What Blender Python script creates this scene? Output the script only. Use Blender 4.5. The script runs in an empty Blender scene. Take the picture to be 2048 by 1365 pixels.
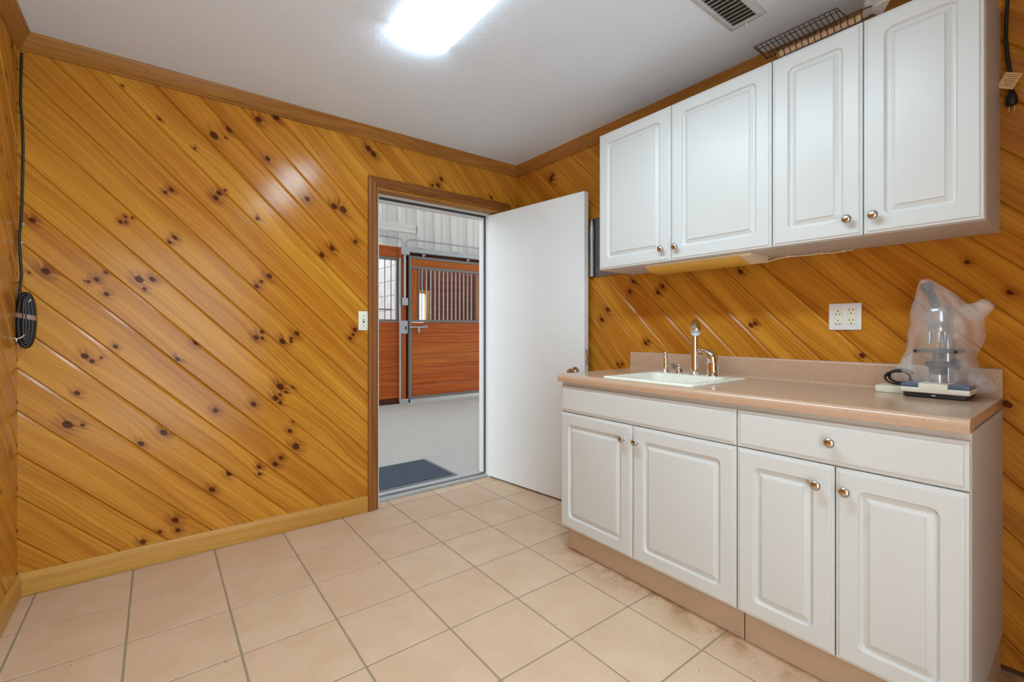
import bpy, bmesh, math, random
from mathutils import Vector, Matrix
random.seed(11)
PI = math.pi
sc = bpy.context.scene
C = sc.collection

# ---------------------------------------------------------------- camera
FPX, CYPX, CAMH, YAW = 919.9, 659.4, 1.148, math.radians(37.657)
cd = bpy.data.cameras.new('camera')
cd.sensor_fit = 'HORIZONTAL'; cd.sensor_width = 36.0
cd.lens = FPX / 2048 * 36.0
cd.shift_y = (CYPX - 682.5) / 2048 * 1.0
cd.clip_start = 0.02; cd.clip_end = 200
cam = bpy.data.objects.new('camera', cd); C.objects.link(cam)
cam.location = (0, 0, CAMH); cam.rotation_euler = (PI / 2, 0, -YAW)
sc.camera = cam

# ---------------------------------------------------------------- world, exposure
w = bpy.data.worlds.new('daylight'); sc.world = w; w.use_nodes = True
bg = w.node_tree.nodes['Background']
bg.inputs[0].default_value = (0.83, 0.97, 1.05, 1); bg.inputs[1].default_value = 3.9
sc.view_settings.view_transform = 'Standard'; sc.view_settings.look = 'None'
sc.view_settings.gamma = 1.0; sc.view_settings.use_curve_mapping = False
sc.view_settings.exposure = 0.56
LAMP = 22.5
sc.cycles.max_bounces = 7; sc.cycles.diffuse_bounces = 4; sc.cycles.use_light_tree = False; sc.cycles.adaptive_threshold = .03

# ---------------------------------------------------------------- helpers
def lin(c):
    return tuple((x / 12.92 if x <= .04045 else ((x + .055) / 1.055) ** 2.4) for x in [v / 255 for v in c]) + (1,)

class MB:
    """collects verts/faces (world coordinates)"""
    def __init__(s): s.v = []; s.f = []
    def add(s, vs, fs):
        o = len(s.v); s.v += [tuple(p) for p in vs]; s.f += [tuple(i + o for i in q) for q in fs]; return s
    def box(s, a, b, bev=0.0, seg=1):
        lo = [min(a[i], b[i]) for i in range(3)]; hi = [max(a[i], b[i]) for i in range(3)]
        if bev <= 0:
            vs = [(x, y, z) for x in (lo[0], hi[0]) for y in (lo[1], hi[1]) for z in (lo[2], hi[2])]
            return s.add(vs, [(0, 1, 3, 2), (4, 6, 7, 5), (0, 4, 5, 1), (2, 3, 7, 6), (0, 2, 6, 4), (1, 5, 7, 3)])
        bm = bmesh.new(); bmesh.ops.create_cube(bm, size=1)
        for p in bm.verts: p.co = [lo[i] + (p.co[i] + .5) * (hi[i] - lo[i]) for i in range(3)]
        bmesh.ops.bevel(bm, geom=bm.edges[:], offset=bev, segments=seg, affect='EDGES', profile=.5)
        bm.verts.index_update()
        s.add([p.co[:] for p in bm.verts], [[q.index for q in f.verts] for f in bm.faces]); bm.free(); return s
    def xf(s, M):
        s.v = [tuple(M @ Vector(p)) for p in s.v]; return s
    def tube(s, pts, r, n=8, closed=False, cap=True):
        P = [Vector(p) for p in pts]; R = r if isinstance(r, (list, tuple)) else [r] * len(P)
        L = len(P); T = []
        for i in range(L):
            a = P[i - 1] if (i or closed) else P[i]; b = P[(i + 1) % L] if (i < L - 1 or closed) else P[i]
            t = (b - a); T.append(t.normalized() if t.length > 1e-9 else Vector((0, 0, 1)))
        nrm = T[0].orthogonal().normalized(); vs = []
        for i in range(L):
            nrm = (nrm - T[i] * nrm.dot(T[i]));
            nrm = nrm.normalized() if nrm.length > 1e-6 else T[i].orthogonal().normalized()
            bn = T[i].cross(nrm)
            for k in range(n):
                a = 2 * PI * k / n; vs.append(P[i] + (nrm * math.cos(a) + bn * math.sin(a)) * R[i])
        fs = []
        for i in range(L if closed else L - 1):
            j = (i + 1) % L
            for k in range(n): fs.append((i * n + k, i * n + (k + 1) % n, j * n + (k + 1) % n, j * n + k))
        if cap and not closed:
            fs.append(tuple(range(n))[::-1]); fs.append(tuple((L - 1) * n + k for k in range(n)))
        return s.add(vs, fs)
    def lathe(s, prof, o=(0, 0, 0), axis=(0, 0, 1), n=20):
        """prof: list of (r, h) along axis"""
        A = Vector(axis).normalized(); U = A.orthogonal().normalized(); W = A.cross(U); O = Vector(o); vs = []; fs = []
        for r, h in prof:
            for k in range(n):
                a = 2 * PI * k / n; vs.append(O + A * h + (U * math.cos(a) + W * math.sin(a)) * r)
        for i in range(len(prof) - 1):
            for k in range(n): fs.append((i * n + k, i * n + (k + 1) % n, (i + 1) * n + (k + 1) % n, (i + 1) * n + k))
        fs.append(tuple(range(n))[::-1]); fs.append(tuple((len(prof) - 1) * n + k for k in range(n)))
        return s.add(vs, fs)
    def loops(s, L, cap0=True, cap1=True):
        n = len(L[0]); vs = [p for l in L for p in l]; fs = []
        for i in range(len(L) - 1):
            for k in range(n): fs.append((i * n + k, i * n + (k + 1) % n, (i + 1) * n + (k + 1) % n, (i + 1) * n + k))
        if cap0: fs.append(tuple(range(n))[::-1])
        if cap1: fs.append(tuple((len(L) - 1) * n + k for k in range(n)))
        return s.add(vs, fs)
    def prism(s, prof, f0, f1):
        """closed 2D profile, f0/f1 map (a,b) to 3D for the two ends"""
        return s.loops([[f0(a, b) for a, b in prof], [f1(a, b) for a, b in prof]])
    def build(s, name, mat, parent=None, smooth=None, kind=None, loc=None):
        off = Vector((0, 0, 0)); q = parent
        while q is not None: off += q.location; q = q.parent
        if loc is not None: off = off + (Vector(loc) - off)
        me = bpy.data.meshes.new(name)
        me.from_pydata([tuple(Vector(p) - off) for p in s.v], [], s.f)
        bm = bmesh.new(); bm.from_mesh(me); bmesh.ops.recalc_face_normals(bm, faces=bm.faces[:]); bm.to_mesh(me); bm.free()
        if smooth is not None:
            me.shade_smooth(); me.set_sharp_from_angle(angle=math.radians(smooth))
        me.materials.append(mat)
        o = bpy.data.objects.new(name, me); C.objects.link(o)
        if parent is not None:
            o.parent = parent
        if loc is not None:
            o.location = Vector(loc) - (gloc(parent) if parent else Vector((0, 0, 0)))
        if kind: o['kind'] = kind
        return o

def gloc(o):
    v = Vector((0, 0, 0))
    while o is not None: v += o.location; o = o.parent
    return v
def tag(o, label, cat, group=None, kind=None):
    o['label'] = label; o['category'] = cat
    if group: o['group'] = group
    if kind: o['kind'] = kind
    return o
def thing(name, label, cat, loc, group=None, kind=None):
    o = bpy.data.objects.new(name, None); C.objects.link(o); o.location = loc; o.empty_display_size = .05
    return tag(o, label, cat, group, kind)
def copyobj(o, loc, parent=None):
    c = o.copy(); C.objects.link(c); c.parent = parent or o.parent; c.location = loc; return c
def puv(o, axis, seed=None, scale=1.0):
    """wood grain coordinates: grain runs along the given axis"""
    me = o.data; sd = random.random() if seed is None else seed
    at = me.attributes.new('puv', 'FLOAT_VECTOR', 'POINT'); other = [i for i in range(3) if i != axis]
    g = gloc(o)
    for i, p in enumerate(me.vertices):
        at.data[i].vector = ((p.co[axis] + g[axis]) * scale, (p.co[other[0]] + p.co[other[1]]) * scale, sd)
    return o

# ---------------------------------------------------------------- materials
def mat(name):
    m = bpy.data.materials.new(name); m.use_nodes = True
    return m, m.node_tree, m.node_tree.nodes['Principled BSDF']
def N(t, kind, **kw):
    n = t.nodes.new(kind)
    for k, v in kw.items(): setattr(n, k, v)
    return n
def mth(t, op, a, b=None, c=None):
    n = N(t, 'ShaderNodeMath', operation=op)
    for i, x in enumerate((a, b, c)):
        if x is None: continue
        if isinstance(x, (int, float)): n.inputs[i].default_value = x
        else: t.links.new(x, n.inputs[i])
    return n.outputs[0]
def mixc(t, f, a, b, mode='MIX'):
    n = N(t, 'ShaderNodeMix', data_type='RGBA', blend_type=mode)
    for sock, x in ((n.inputs[0], f), (n.inputs[6], a), (n.inputs[7], b)):
        if isinstance(x, (int, float)): sock.default_value = x
        elif isinstance(x, tuple): sock.default_value = x
        else: t.links.new(x, sock)
    return n.outputs[2]
def mrange(t, x, a, b, c, d, smooth=True):
    n = N(t, 'ShaderNodeMapRange', interpolation_type='SMOOTHSTEP' if smooth else 'LINEAR')
    t.links.new(x, n.inputs[0])
    for i, q in enumerate((a, b, c, d)): n.inputs[i + 1].default_value = q
    return n.outputs[0]
def noise(t, vec, scale, detail=2, rough=.5, dist=0):
    n = N(t, 'ShaderNodeTexNoise'); n.inputs['Scale'].default_value = scale; n.inputs['Detail'].default_value = detail
    n.inputs['Roughness'].default_value = rough; n.inputs['Distortion'].default_value = dist
    if vec is not None: t.links.new(vec, n.inputs['Vector'])
    return n.outputs[0]
def bump(t, b, h, strength, dist):
    n = N(t, 'ShaderNodeBump'); n.inputs['Strength'].default_value = strength; n.inputs['Distance'].default_value = dist
    t.links.new(h, n.inputs['Height']); t.links.new(n.outputs[0], b.inputs['Normal'])
def plain(name, rgb, rough=.5, metal=0, var=.06, nscale=30, spec=.5, bmp=0.0, bscale=200, coat=0):
    m, t, b = mat(name)
    tc = N(t, 'ShaderNodeTexCoord'); c = lin(rgb)
    n = noise(t, tc.outputs['Object'], nscale, 3)
    d = tuple(x * (1 - var) for x in c[:3]) + (1,); l = tuple(min(1, x * (1 + var)) for x in c[:3]) + (1,)
    t.links.new(mixc(t, n, d, l), b.inputs['Base Color'])
    b.inputs['Roughness'].default_value = rough; b.inputs['Metallic'].default_value = metal
    b.inputs['Specular IOR Level'].default_value = spec; b.inputs['Coat Weight'].default_value = coat
    if bmp: bump(t, b, noise(t, tc.outputs['Object'], bscale, 3), bmp, .002)
    return m

NK = 12
def knot_group():
    g = bpy.data.node_groups.new('knot', 'ShaderNodeTree')
    for nm, ty in (('P', 'NodeSocketVector'), ('K', 'NodeSocketVector'), ('Mask', 'NodeSocketFloat'), ('Halo', 'NodeSocketFloat'), ('Phase', 'NodeSocketFloat')):
        g.interface.new_socket(nm, in_out='INPUT', socket_type=ty)
    for nm in ('Mask', 'Halo', 'Phase'): g.interface.new_socket(nm, in_out='OUTPUT', socket_type='NodeSocketFloat')
    i = N(g, 'NodeGroupInput'); o = N(g, 'NodeGroupOutput')
    s = N(g, 'ShaderNodeVectorMath', operation='SUBTRACT'); g.links.new(i.outputs[0], s.inputs[0]); g.links.new(i.outputs[1], s.inputs[1])
    m = N(g, 'ShaderNodeVectorMath', operation='MULTIPLY'); g.links.new(s.outputs[0], m.inputs[0]); m.inputs[1].default_value = (.72, 1, 0)
    l = N(g, 'ShaderNodeVectorMath', operation='LENGTH'); g.links.new(m.outputs[0], l.inputs[0])
    x = N(g, 'ShaderNodeSeparateXYZ'); g.links.new(i.outputs[1], x.inputs[0])
    q = mth(g, 'DIVIDE', l.outputs['Value'], x.outputs[2])
    g.links.new(mth(g, 'MAXIMUM', mrange(g, q, .7, 1.1, 1, 0), i.outputs[2]), o.inputs[0])
    g.links.new(mth(g, 'MAXIMUM', mrange(g, q, .9, 3.8, 1, 0), i.outputs[3]), o.inputs[1])
    ph = mth(g, 'DIVIDE', x.outputs[2], mth(g, 'ADD', mth(g, 'MULTIPLY', mth(g, 'MULTIPLY', q, q), .35), 1))
    g.links.new(mth(g, 'ADD', ph, i.outputs[4]), o.inputs[2])
    return g
KG = knot_group()

def wood(name, light, dark, rough=.3, nk=0, knotc=(70, 27, 13), halo=(118, 56, 22), fine=90, spec=.2, tint=.36, redden=(.80, .60, .50), coat=0.0, bandf=16):
    m, t, b = mat(name)
    a = N(t, 'ShaderNodeAttribute', attribute_name='puv'); P = a.outputs['Vector']
    sx = N(t, 'ShaderNodeSeparateXYZ'); t.links.new(P, sx.inputs[0])
    mask = hal = ph = None
    for k in range(nk):
        g = N(t, 'ShaderNodeGroup'); g.node_tree = KG
        ka = N(t, 'ShaderNodeAttribute', attribute_name='k%d' % k)
        # wobbled lookup keeps knots from being perfect ellipses
        t.links.new(P, g.inputs[0]); t.links.new(ka.outputs['Vector'], g.inputs[1])
        if mask is not None:
            for q, s in enumerate((mask, hal, ph)): t.links.new(s, g.inputs[2 + q])
        mask, hal, ph = g.outputs
    v = sx.outputs[1] if ph is None else mth(t, 'ADD', sx.outputs[1], mth(t, 'MULTIPLY', ph, 1.6))
    wob = N(t, 'ShaderNodeCombineXYZ')
    t.links.new(mth(t, 'MULTIPLY', sx.outputs[0], 1.1), wob.inputs[0]); t.links.new(mth(t, 'MULTIPLY', sx.outputs[1], 4), wob.inputs[1]); t.links.new(mth(t, 'MULTIPLY', sx.outputs[2], 91), wob.inputs[2])
    v = mth(t, 'ADD', v, mth(t, 'MULTIPLY', noise(t, wob.outputs[0], 1.6, 1), .09))
    def vec(su, sv, so):
        c = N(t, 'ShaderNodeCombineXYZ')
        t.links.new(mth(t, 'MULTIPLY', sx.outputs[0], su), c.inputs[0]); t.links.new(mth(t, 'MULTIPLY', v, sv), c.inputs[1]); t.links.new(mth(t, 'MULTIPLY', sx.outputs[2], so), c.inputs[2])
        return c.outputs[0]
    ring = mrange(t, noise(t, vec(.5, fine * 1.1, 53), 1, 2, .6), .35, .68, 0, 1)
    fib = mrange(t, noise(t, vec(5, fine * 4.5, 17), 1, 2, .6), .3, .7, 0, 1)
    band = mrange(t, noise(t, vec(.9, bandf, 71), 1, 2), .3, .7, 0, 1)
    fac = mth(t, 'ADD', mth(t, 'ADD', mth(t, 'MULTIPLY', ring, .38), mth(t, 'MULTIPLY', fib, .22)), mth(t, 'MULTIPLY', band, .45))
    col = mixc(t, fac, lin(light), lin(dark))
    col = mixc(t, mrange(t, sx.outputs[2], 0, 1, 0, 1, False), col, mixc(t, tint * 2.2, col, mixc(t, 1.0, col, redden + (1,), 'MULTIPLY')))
    if nk:
        col = mixc(t, mth(t, 'MULTIPLY', hal, mth(t, 'ADD', mth(t, 'MULTIPLY', ring, .6), .22)), col, lin(halo))
        col = mixc(t, mth(t, 'MULTIPLY', mask, mth(t, 'ADD', mth(t, 'MULTIPLY', fib, .12), .85)), col, lin(knotc))
    t.links.new(col, b.inputs['Base Color'])
    b.inputs['Roughness'].default_value = rough; t.links.new(mth(t, 'SUBTRACT', spec, mth(t, 'MULTIPLY', mask, .1)), b.inputs['Specular IOR Level']) if nk else setattr(b.inputs['Specular IOR Level'], 'default_value', spec)
    b.inputs['Coat Weight'].default_value = coat; b.inputs['Coat Roughness'].default_value = .12
    bump(t, b, fib, .12, .0006)
    return m

M = {}
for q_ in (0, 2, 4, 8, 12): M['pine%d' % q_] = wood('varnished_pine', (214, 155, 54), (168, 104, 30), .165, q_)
M['trim'] = wood('pine_trim', (180, 126, 58), (138, 88, 36), .3, 0, tint=.1)
M['base'] = wood('pine_baseboard', (204, 158, 80), (176, 124, 54), .3, 0, tint=.1)
M['casing'] = wood('stained_casing', (160, 104, 50), (112, 66, 28), .35, 0, tint=.1)
M['groove'] = plain('dark_pine_backing', (96, 54, 20), .6)
M['stall'] = wood('red_stall_wood', (198, 106, 42), (150, 68, 25), .45, 0, fine=46, tint=.35, redden=(.9, .74, .66), bandf=26)
M['stall_orange'] = wood('orange_stall_wood', (204, 120, 50), (166, 84, 32), .45, 0, fine=46)
M['stall_dark'] = wood('dark_stall_wood', (112, 62, 44), (78, 38, 28), .6, 0, fine=40)
M['white'] = plain('white_thermofoil', (204, 205, 203), .38, var=.012, nscale=6)
M['melamine'] = plain('white_melamine', (202, 197, 190), .45, var=.02, nscale=8)
M['toe'] = plain('beige_toe_kick', (190, 164, 138), .55, var=.1, nscale=9)
M['doorwhite'] = plain('white_door_paint', (230, 234, 235), .42, var=.015, nscale=5)
M['steelwhite'] = plain('white_frame_paint', (222, 222, 222), .45, var=.03, nscale=12)
M['seal'] = plain('dark_weather_seal', (62, 60, 60), .8)
M['ivory'] = plain('ivory_plastic', (226, 226, 206), .35, var=.02)
M['plate'] = plain('white_plastic_plate', (228, 228, 232), .35, var=.02)
M['black'] = plain('black_rubber', (24, 23, 24), .45)
M['slot'] = plain('dark_slot', (40, 36, 34), .7)
M['nickel'] = plain('brushed_nickel', (196, 188, 178), .22, metal=1, var=.04)
M['chrome'] = plain('chrome', (226, 228, 232), .06, metal=1, var=.02)
M['steel'] = plain('dull_steel', (150, 148, 146), .38, metal=1, var=.12, nscale=14)
M['galv'] = plain('galvanised_steel', (176, 178, 180), .5, metal=.5, var=.08, nscale=20)
M['sink'] = plain('cream_sink', (236, 236, 222), .22, var=.01)
M['wire'] = plain('rusty_black_wire', (48, 34, 26), .55, var=.3, nscale=60)
M['card'] = plain('cardboard', (186, 146, 108), .8, var=.08)
M['tag'] = plain('paper_tag', (224, 182, 130), .7)
M['ink'] = plain('print_ink', (96, 66, 40), .8)
M['cream'] = plain('cream_plastic', (228, 208, 180), .45)
M['amber'] = plain('yellowed_lens', (216, 166, 72), .35, var=.1)
M['lightgrey'] = plain('grey_metal_sill', (178, 178, 176), .5, var=.1, nscale=30)
M['mat'] = plain('dark_blue_mat', (62, 72, 84), .95, var=.25, nscale=60, bmp=.6, bscale=500)
M['mat_edge'] = plain('mat_rubber_edge', (116, 120, 124), .8)
M['concrete'] = plain('barn_concrete', (186, 181, 175), .75, var=.08, nscale=5, bmp=.1)
M['barnwhite'] = plain('white_siding', (228, 225, 221), .45, var=.03)
M['bars'] = plain('grey_stall_steel', (122, 114, 108), .5, metal=.2, var=.08)
M['barlight'] = plain('pale_bar_steel', (176, 172, 168), .45, metal=.3, var=.08)
M['blue'] = plain('slate_blue_plastic', (84, 100, 122), .3)
M['bodycream'] = plain('cream_enamel', (226, 222, 204), .35)
M['rubber'] = plain('matte_black_plastic', (34, 34, 36), .5)
M['silver'] = plain('satin_silver', (176, 182, 192), .25, metal=.9)
M['vent'] = plain('vent_white', (196, 198, 200), .5)
M['ventdark'] = plain('vent_shade', (70, 62, 54), .8)
M['tape'] = plain('brown_tape', (150, 122, 108), .35)
M['tie'] = plain('white_tie', (232, 228, 214), .5)
M['whitewash'] = plain('grey_whitewash', (158, 150, 148), .8, var=.3, nscale=7)
def ceiling_mat():
    m, t, b = mat('orange_peel_ceiling')
    tc = N(t, 'ShaderNodeTexCoord'); b.inputs['Base Color'].default_value = lin((224, 234, 246)); b.inputs['Roughness'].default_value = .9
    h = mth(t, 'ADD', noise(t, tc.outputs['Object'], 110, 3, .55), mth(t, 'MULTIPLY', noise(t, tc.outputs['Object'], 45, 1), .6))
    bump(t, b, h, .45, .004); return m
M['ceiling'] = ceiling_mat()
def tile_mat():
    m, t, b = mat('terracotta_tile')
    g = N(t, 'ShaderNodeNewGeometry'); P = g.outputs['Position']
    oi = N(t, 'ShaderNodeObjectInfo')
    n1 = mrange(t, noise(t, P, 5.5, 4, .6), .3, .7, 0, 1); n2 = mrange(t, noise(t, P, 220, 2, .7), .35, .65, 0, 1)
    c = mixc(t, n1, lin((214, 188, 158)), lin((202, 170, 136)))
    c = mixc(t, mth(t, 'MULTIPLY', n2, .5), c, lin((228, 200, 170)))
    c = mixc(t, mth(t, 'MULTIPLY', oi.outputs['Random'], .35), c, lin((208, 168, 140)))
    # spilled stain and white residue in front of the toe kick
    sp = N(t, 'ShaderNodeSeparateXYZ'); t.links.new(P, sp.inputs[0])
    band = mth(t, 'MULTIPLY', mrange(t, sp.outputs[0], 1.56, 1.72, 0, 1), mrange(t, sp.outputs[1], 1.95, 1.6, 0, 1))
    st = mth(t, 'MULTIPLY', band, mrange(t, noise(t, P, 9, 4, .65), .42, .62, 0, 1))
    c = mixc(t, mth(t, 'MULTIPLY', st, .75), c, lin((164, 116, 70)))
    band2 = mth(t, 'MULTIPLY', mrange(t, sp.outputs[0], 1.5, 1.6, 0, 1), mrange(t, sp.outputs[0], 1.72, 1.64, 0, 1))
    wz = mth(t, 'MULTIPLY', mth(t, 'MULTIPLY', band2, mrange(t, noise(t, P, 30, 4, .7), .55, .7, 0, 1)), mrange(t, noise(t, P, 3.3, 1), .5, .6, 0, 1))
    c = mixc(t, mth(t, 'MULTIPLY', wz, .7), c, lin((226, 216, 206)))
    sp2 = mrange(t, noise(t, P, 46, 1, .5), .77, .8, 0, 1)
    c = mixc(t, mth(t, 'MULTIPLY', sp2, .6), c, lin((96, 74, 60)))
    t.links.new(c, b.inputs['Base Color'])
    b.inputs['Roughness'].default_value = .5
    bump(t, b, mth(t, 'ADD', n2, mth(t, 'MULTIPLY', n1, .5)), .12, .0015); return m
M['tile'] = tile_mat()
M['grout'] = plain('grey_grout', (156, 140, 118), .9, var=.15, nscale=25)
def speck_mat():
    m, t, b = mat('speckled_laminate')
    tc = N(t, 'ShaderNodeTexCoord')
    a = mrange(t, noise(t, tc.outputs['Object'], 420, 2, .7), .4, .6, 0, 1); d = noise(t, tc.outputs['Object'], 130, 3, .7)
    c = mixc(t, a, lin((184, 150, 124)), lin((198, 166, 140))); c = mixc(t, mrange(t, d, .55, .7, 0, .6), c, lin((168, 132, 106)))
    t.links.new(c, b.inputs['Base Color']); b.inputs['Roughness'].default_value = .2; return m
M['laminate'] = speck_mat()
def lens_mat():
    m, t, b = mat('lit_acrylic_lens')
    b.inputs['Base Color'].default_value = lin((240, 240, 236)); b.inputs['Roughness'].default_value = .4
    b.inputs['Emission Color'].default_value = (.70, .93, 1.07, 1); b.inputs['Emission Strength'].default_value = LAMP
    tc = N(t, 'ShaderNodeTexCoord'); sx = N(t, 'ShaderNodeSeparateXYZ'); t.links.new(tc.outputs['Object'], sx.inputs[0])
    # two tubes behind the prismatic lens: bright under the tubes, dimmer at the sides
    t.links.new(mrange(t, mth(t, 'ABSOLUTE', sx.outputs[0]), .08, .1225, LAMP, LAMP * .12), b.inputs['Emission Strength']); return m
M['lens'] = lens_mat()
def bag_mat(name, alpha, tint=(240, 240, 240)):
    m, t, b = mat(name)
    tc = N(t, 'ShaderNodeTexCoord')
    n = noise(t, tc.outputs['Object'], 9, 2, .5, .8)
    b.inputs['Base Color'].default_value = lin(tint); b.inputs['Roughness'].default_value = .13
    b.inputs['Specular IOR Level'].default_value = .7
    t.links.new(mrange(t, n, .35, .7, alpha * .8, alpha * 1.3), b.inputs['Alpha'])
    bump(t, b, n, .5, .02); return m
M['bag'] = bag_mat('clear_polythene', .2)
M['sheet'] = bag_mat('clear_film', .4)

# ================================================================= ROOM
XL, XR, YB, YF, H = -0.474, 2.2527, 2.855, -0.45, 2.42
TH = .012     # board thickness
DL, DR, DT = 1.105, 2.115, 2.055     # rough opening of doorway inside the casing
R2 = math.sqrt(2)

KB = [(-0.13,2.305,0.0071),(0.01,2.186,0.0086),(0.153,2.076,0.0077),(0.236,2.163,0.0235),(0.305,2.213,0.0186),(0.287,2.163,0.0066),(0.033,1.829,0.0099),(0.056,1.845,0.0112),(0.258,1.864,0.0158),(0.285,1.885,0.0079),(0.244,1.838,0.0157),(-0.429,1.623,0.013),(-0.388,1.404,0.0176),(-0.438,1.396,0.0065),(-0.221,1.38,0.0116),(-0.249,1.367,0.0092),(-0.261,1.371,0.0046),(-0.187,1.313,0.0128),(-0.068,1.39,0.0193),(-0.018,1.393,0.0147),(-0.048,1.344,0.0109),(-0.19,1.413,0.007),(-0.118,1.685,0.0071),(-0.137,1.657,0.0095),(-0.118,1.658,0.0071),(-0.093,1.683,0.0072),(0.071,1.608,0.0125),(0.049,1.582,0.01),(-0.261,1.026,0.016),(-0.237,1.002,0.0115),(-0.206,1.016,0.0081),(-0.155,1.067,0.0118),(0.082,0.999,0.0126),(0.157,1.078,0.0128),(0.43,1.103,0.0165),(0.432,1.384,0.0137),(-0.287,0.859,0.0125),(-0.318,0.72,0.0213),(-0.269,0.712,0.0091),(-0.061,0.596,0.0145),(0.027,0.638,0.0173),(0.241,0.723,0.0144),(0.418,0.739,0.0164),(0.227,0.312,0.017),(0.303,0.38,0.0159),(0.072,0.192,0.0175),(0.083,0.138,0.0126),(-0.054,0.119,0.0145),(0.011,0.149,0.0099),(0.487,2.099,0.0167),(0.694,1.911,0.0175),(0.436,1.757,0.011),(0.846,1.892,0.0211),(0.902,1.881,0.0245),(0.441,2.304,0.0192),(0.529,2.34,0.0197),(1.058,2.293,0.0221),(1.09,2.266,0.0223),(0.456,1.413,0.011),(0.495,1.446,0.0167),(0.776,1.592,0.0178),(0.834,1.638,0.0181),(0.976,1.693,0.0155),(0.459,1.134,0.0138),(0.461,1.101,0.0111),(0.562,1.08,0.0198),(0.608,1.095,0.0114),(0.606,1.077,0.01),(0.638,1.126,0.0173),(0.972,1.146,0.0155),(0.96,1.116,0.0124),(0.943,1.094,0.0123),(0.551,0.826,0.0226),(0.526,0.761,0.0182),(0.551,0.78,0.0113),(0.58,0.792,0.0099),(0.551,0.734,0.0127),(0.614,0.811,0.0115),(0.6,0.568,0.0143),(0.632,0.475,0.023),(0.62,0.619,0.0086),(0.554,0.421,0.0141),(0.525,0.391,0.0168),(0.444,0.39,0.0138),(0.447,0.351,0.011),(1.577,2.203,0.0175),(1.551,2.155,0.0174),(1.509,2.147,0.0138),(2.007,2.15,0.0152)]
KR = [(2.458,2.235,0.0253),(2.442,2.258,0.018),(1.929,1.275,0.0189),(1.979,1.21,0.0176),(1.759,1.375,0.015),(1.732,1.435,0.0149),(1.563,1.357,0.0142),(1.531,1.391,0.0141),(1.646,1.068,0.0146),(1.625,1.083,0.0087),(1.838,0.917,0.0092),(1.817,0.936,0.0092),(1.852,0.933,0.0093),(1.045,1.168,0.0144),(1.026,1.175,0.0119),(0.201,1.271,0.01),(0.206,0.898,0.0151),(0.607,1.042,0.0121),(0.303,1.384,0.0088),(1.095,1.43,0.0146)]

def planks(parent, groups, sig, c0, p, to3, knots, nrand=0, tb=0.0):
    """diagonal tongue-and-groove boards; groups: list of lists of rects (s0,s1,z0,z1);
    boards of one group that share a strip are one board"""
    g, bl, bh, dep = .0006, .0048, .0098, .0052
    for rects in groups:
        cs = [z + sig * s for r in rects for s in r[:2] for z in r[2:]]
        k0 = math.floor((min(cs) - c0) / p); k1 = math.ceil((max(cs) - c0) / p)
        for k in range(k0, k1):
            va, vb = (c0 + k * p) / R2, (c0 + (k + 1) * p) / R2
            V = []; F = []; UV = []
            for (s0, s1, z0, z1) in rects:
                cv = sorted((z + sig * s) / R2 for s in (s0, s1) for z in (z0, z1))
                lo, hi = max(va + g, cv[0]), min(vb - g, cv[3])
                if hi - lo < .002: continue
                vs = sorted(set([lo, hi] + [x for x in (va + g + bl, vb - g - bh, cv[1], cv[2]) if lo < x < hi]))
                base = len(V); ring = []
                for v in vs:
                    # u interval
                    a1, a2 = s0 * R2 - sig * v, s1 * R2 - sig * v
                    b1, b2 = sorted((sig * (v - z0 * R2), sig * (v - z1 * R2)))
                    ua, ub = max(a1, b1), min(a2, b2)
                    if ub < ua: ua = ub = (ua + ub) / 2
                    d = -dep * max(0, 1 - (v - va - g) / bl, 1 - (vb - g - v) / bh)
                    for u, dd in ((ua, d), (ub, d), (ub, -TH), (ua, -TH)):
                        V.append(to3((sig * v + u) / R2, (v - sig * u) / R2, dd)); UV.append((u, v))
                n = len(vs)
                for i in range(n - 1):
                    a = base + 4 * i; b = a + 4
                    for q in range(4): F.append((a + q, a + (q + 1) % 4, b + (q + 1) % 4, b + q))
                F.append((base, base + 1, base + 2, base + 3)); F.append(tuple(base + 4 * (n - 1) + q for q in (3, 2, 1, 0)))
            if not V: continue
            mb = MB(); mb.v = V; mb.f = F
            o = mb.build('plank', M['groove'], parent)
            me = o.data; sd = min(1, tb + .55 * random.random() + .4 * (k - k0) / max(1, k1 - k0)); vc = (va + vb) / 2  # boards tinted redder towards the top, standing in for the dimmer light there
            at = me.attributes.new('puv', 'FLOAT_VECTOR', 'POINT')
            for i, (u, v) in enumerate(UV): at.data[i].vector = (u, v - vc, sd)
            ks = sorted([(r, (s - sig * z) / R2, (z + sig * s) / R2 - vc) for s, z, r in knots if va <= (z + sig * s) / R2 < vb], reverse=True)
            us = [u for u, v in UV]
            while len(ks) < NK and len(ks) < nrand:
                ks.append((random.uniform(.005, .014), random.uniform(min(us), max(us)), random.uniform(-.05, .05)))
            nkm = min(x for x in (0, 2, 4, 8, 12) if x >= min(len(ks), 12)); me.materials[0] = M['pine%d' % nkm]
            for q in range(nkm):
                kv = (ks[q][1], ks[q][2], ks[q][0] * .78) if q < len(ks) else (99, 99, .001)
                ka = me.attributes.new('k%d' % q, 'FLOAT_VECTOR', 'POINT')
                ka.data.foreach_set('vector', list(kv) * len(me.vertices))

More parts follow.
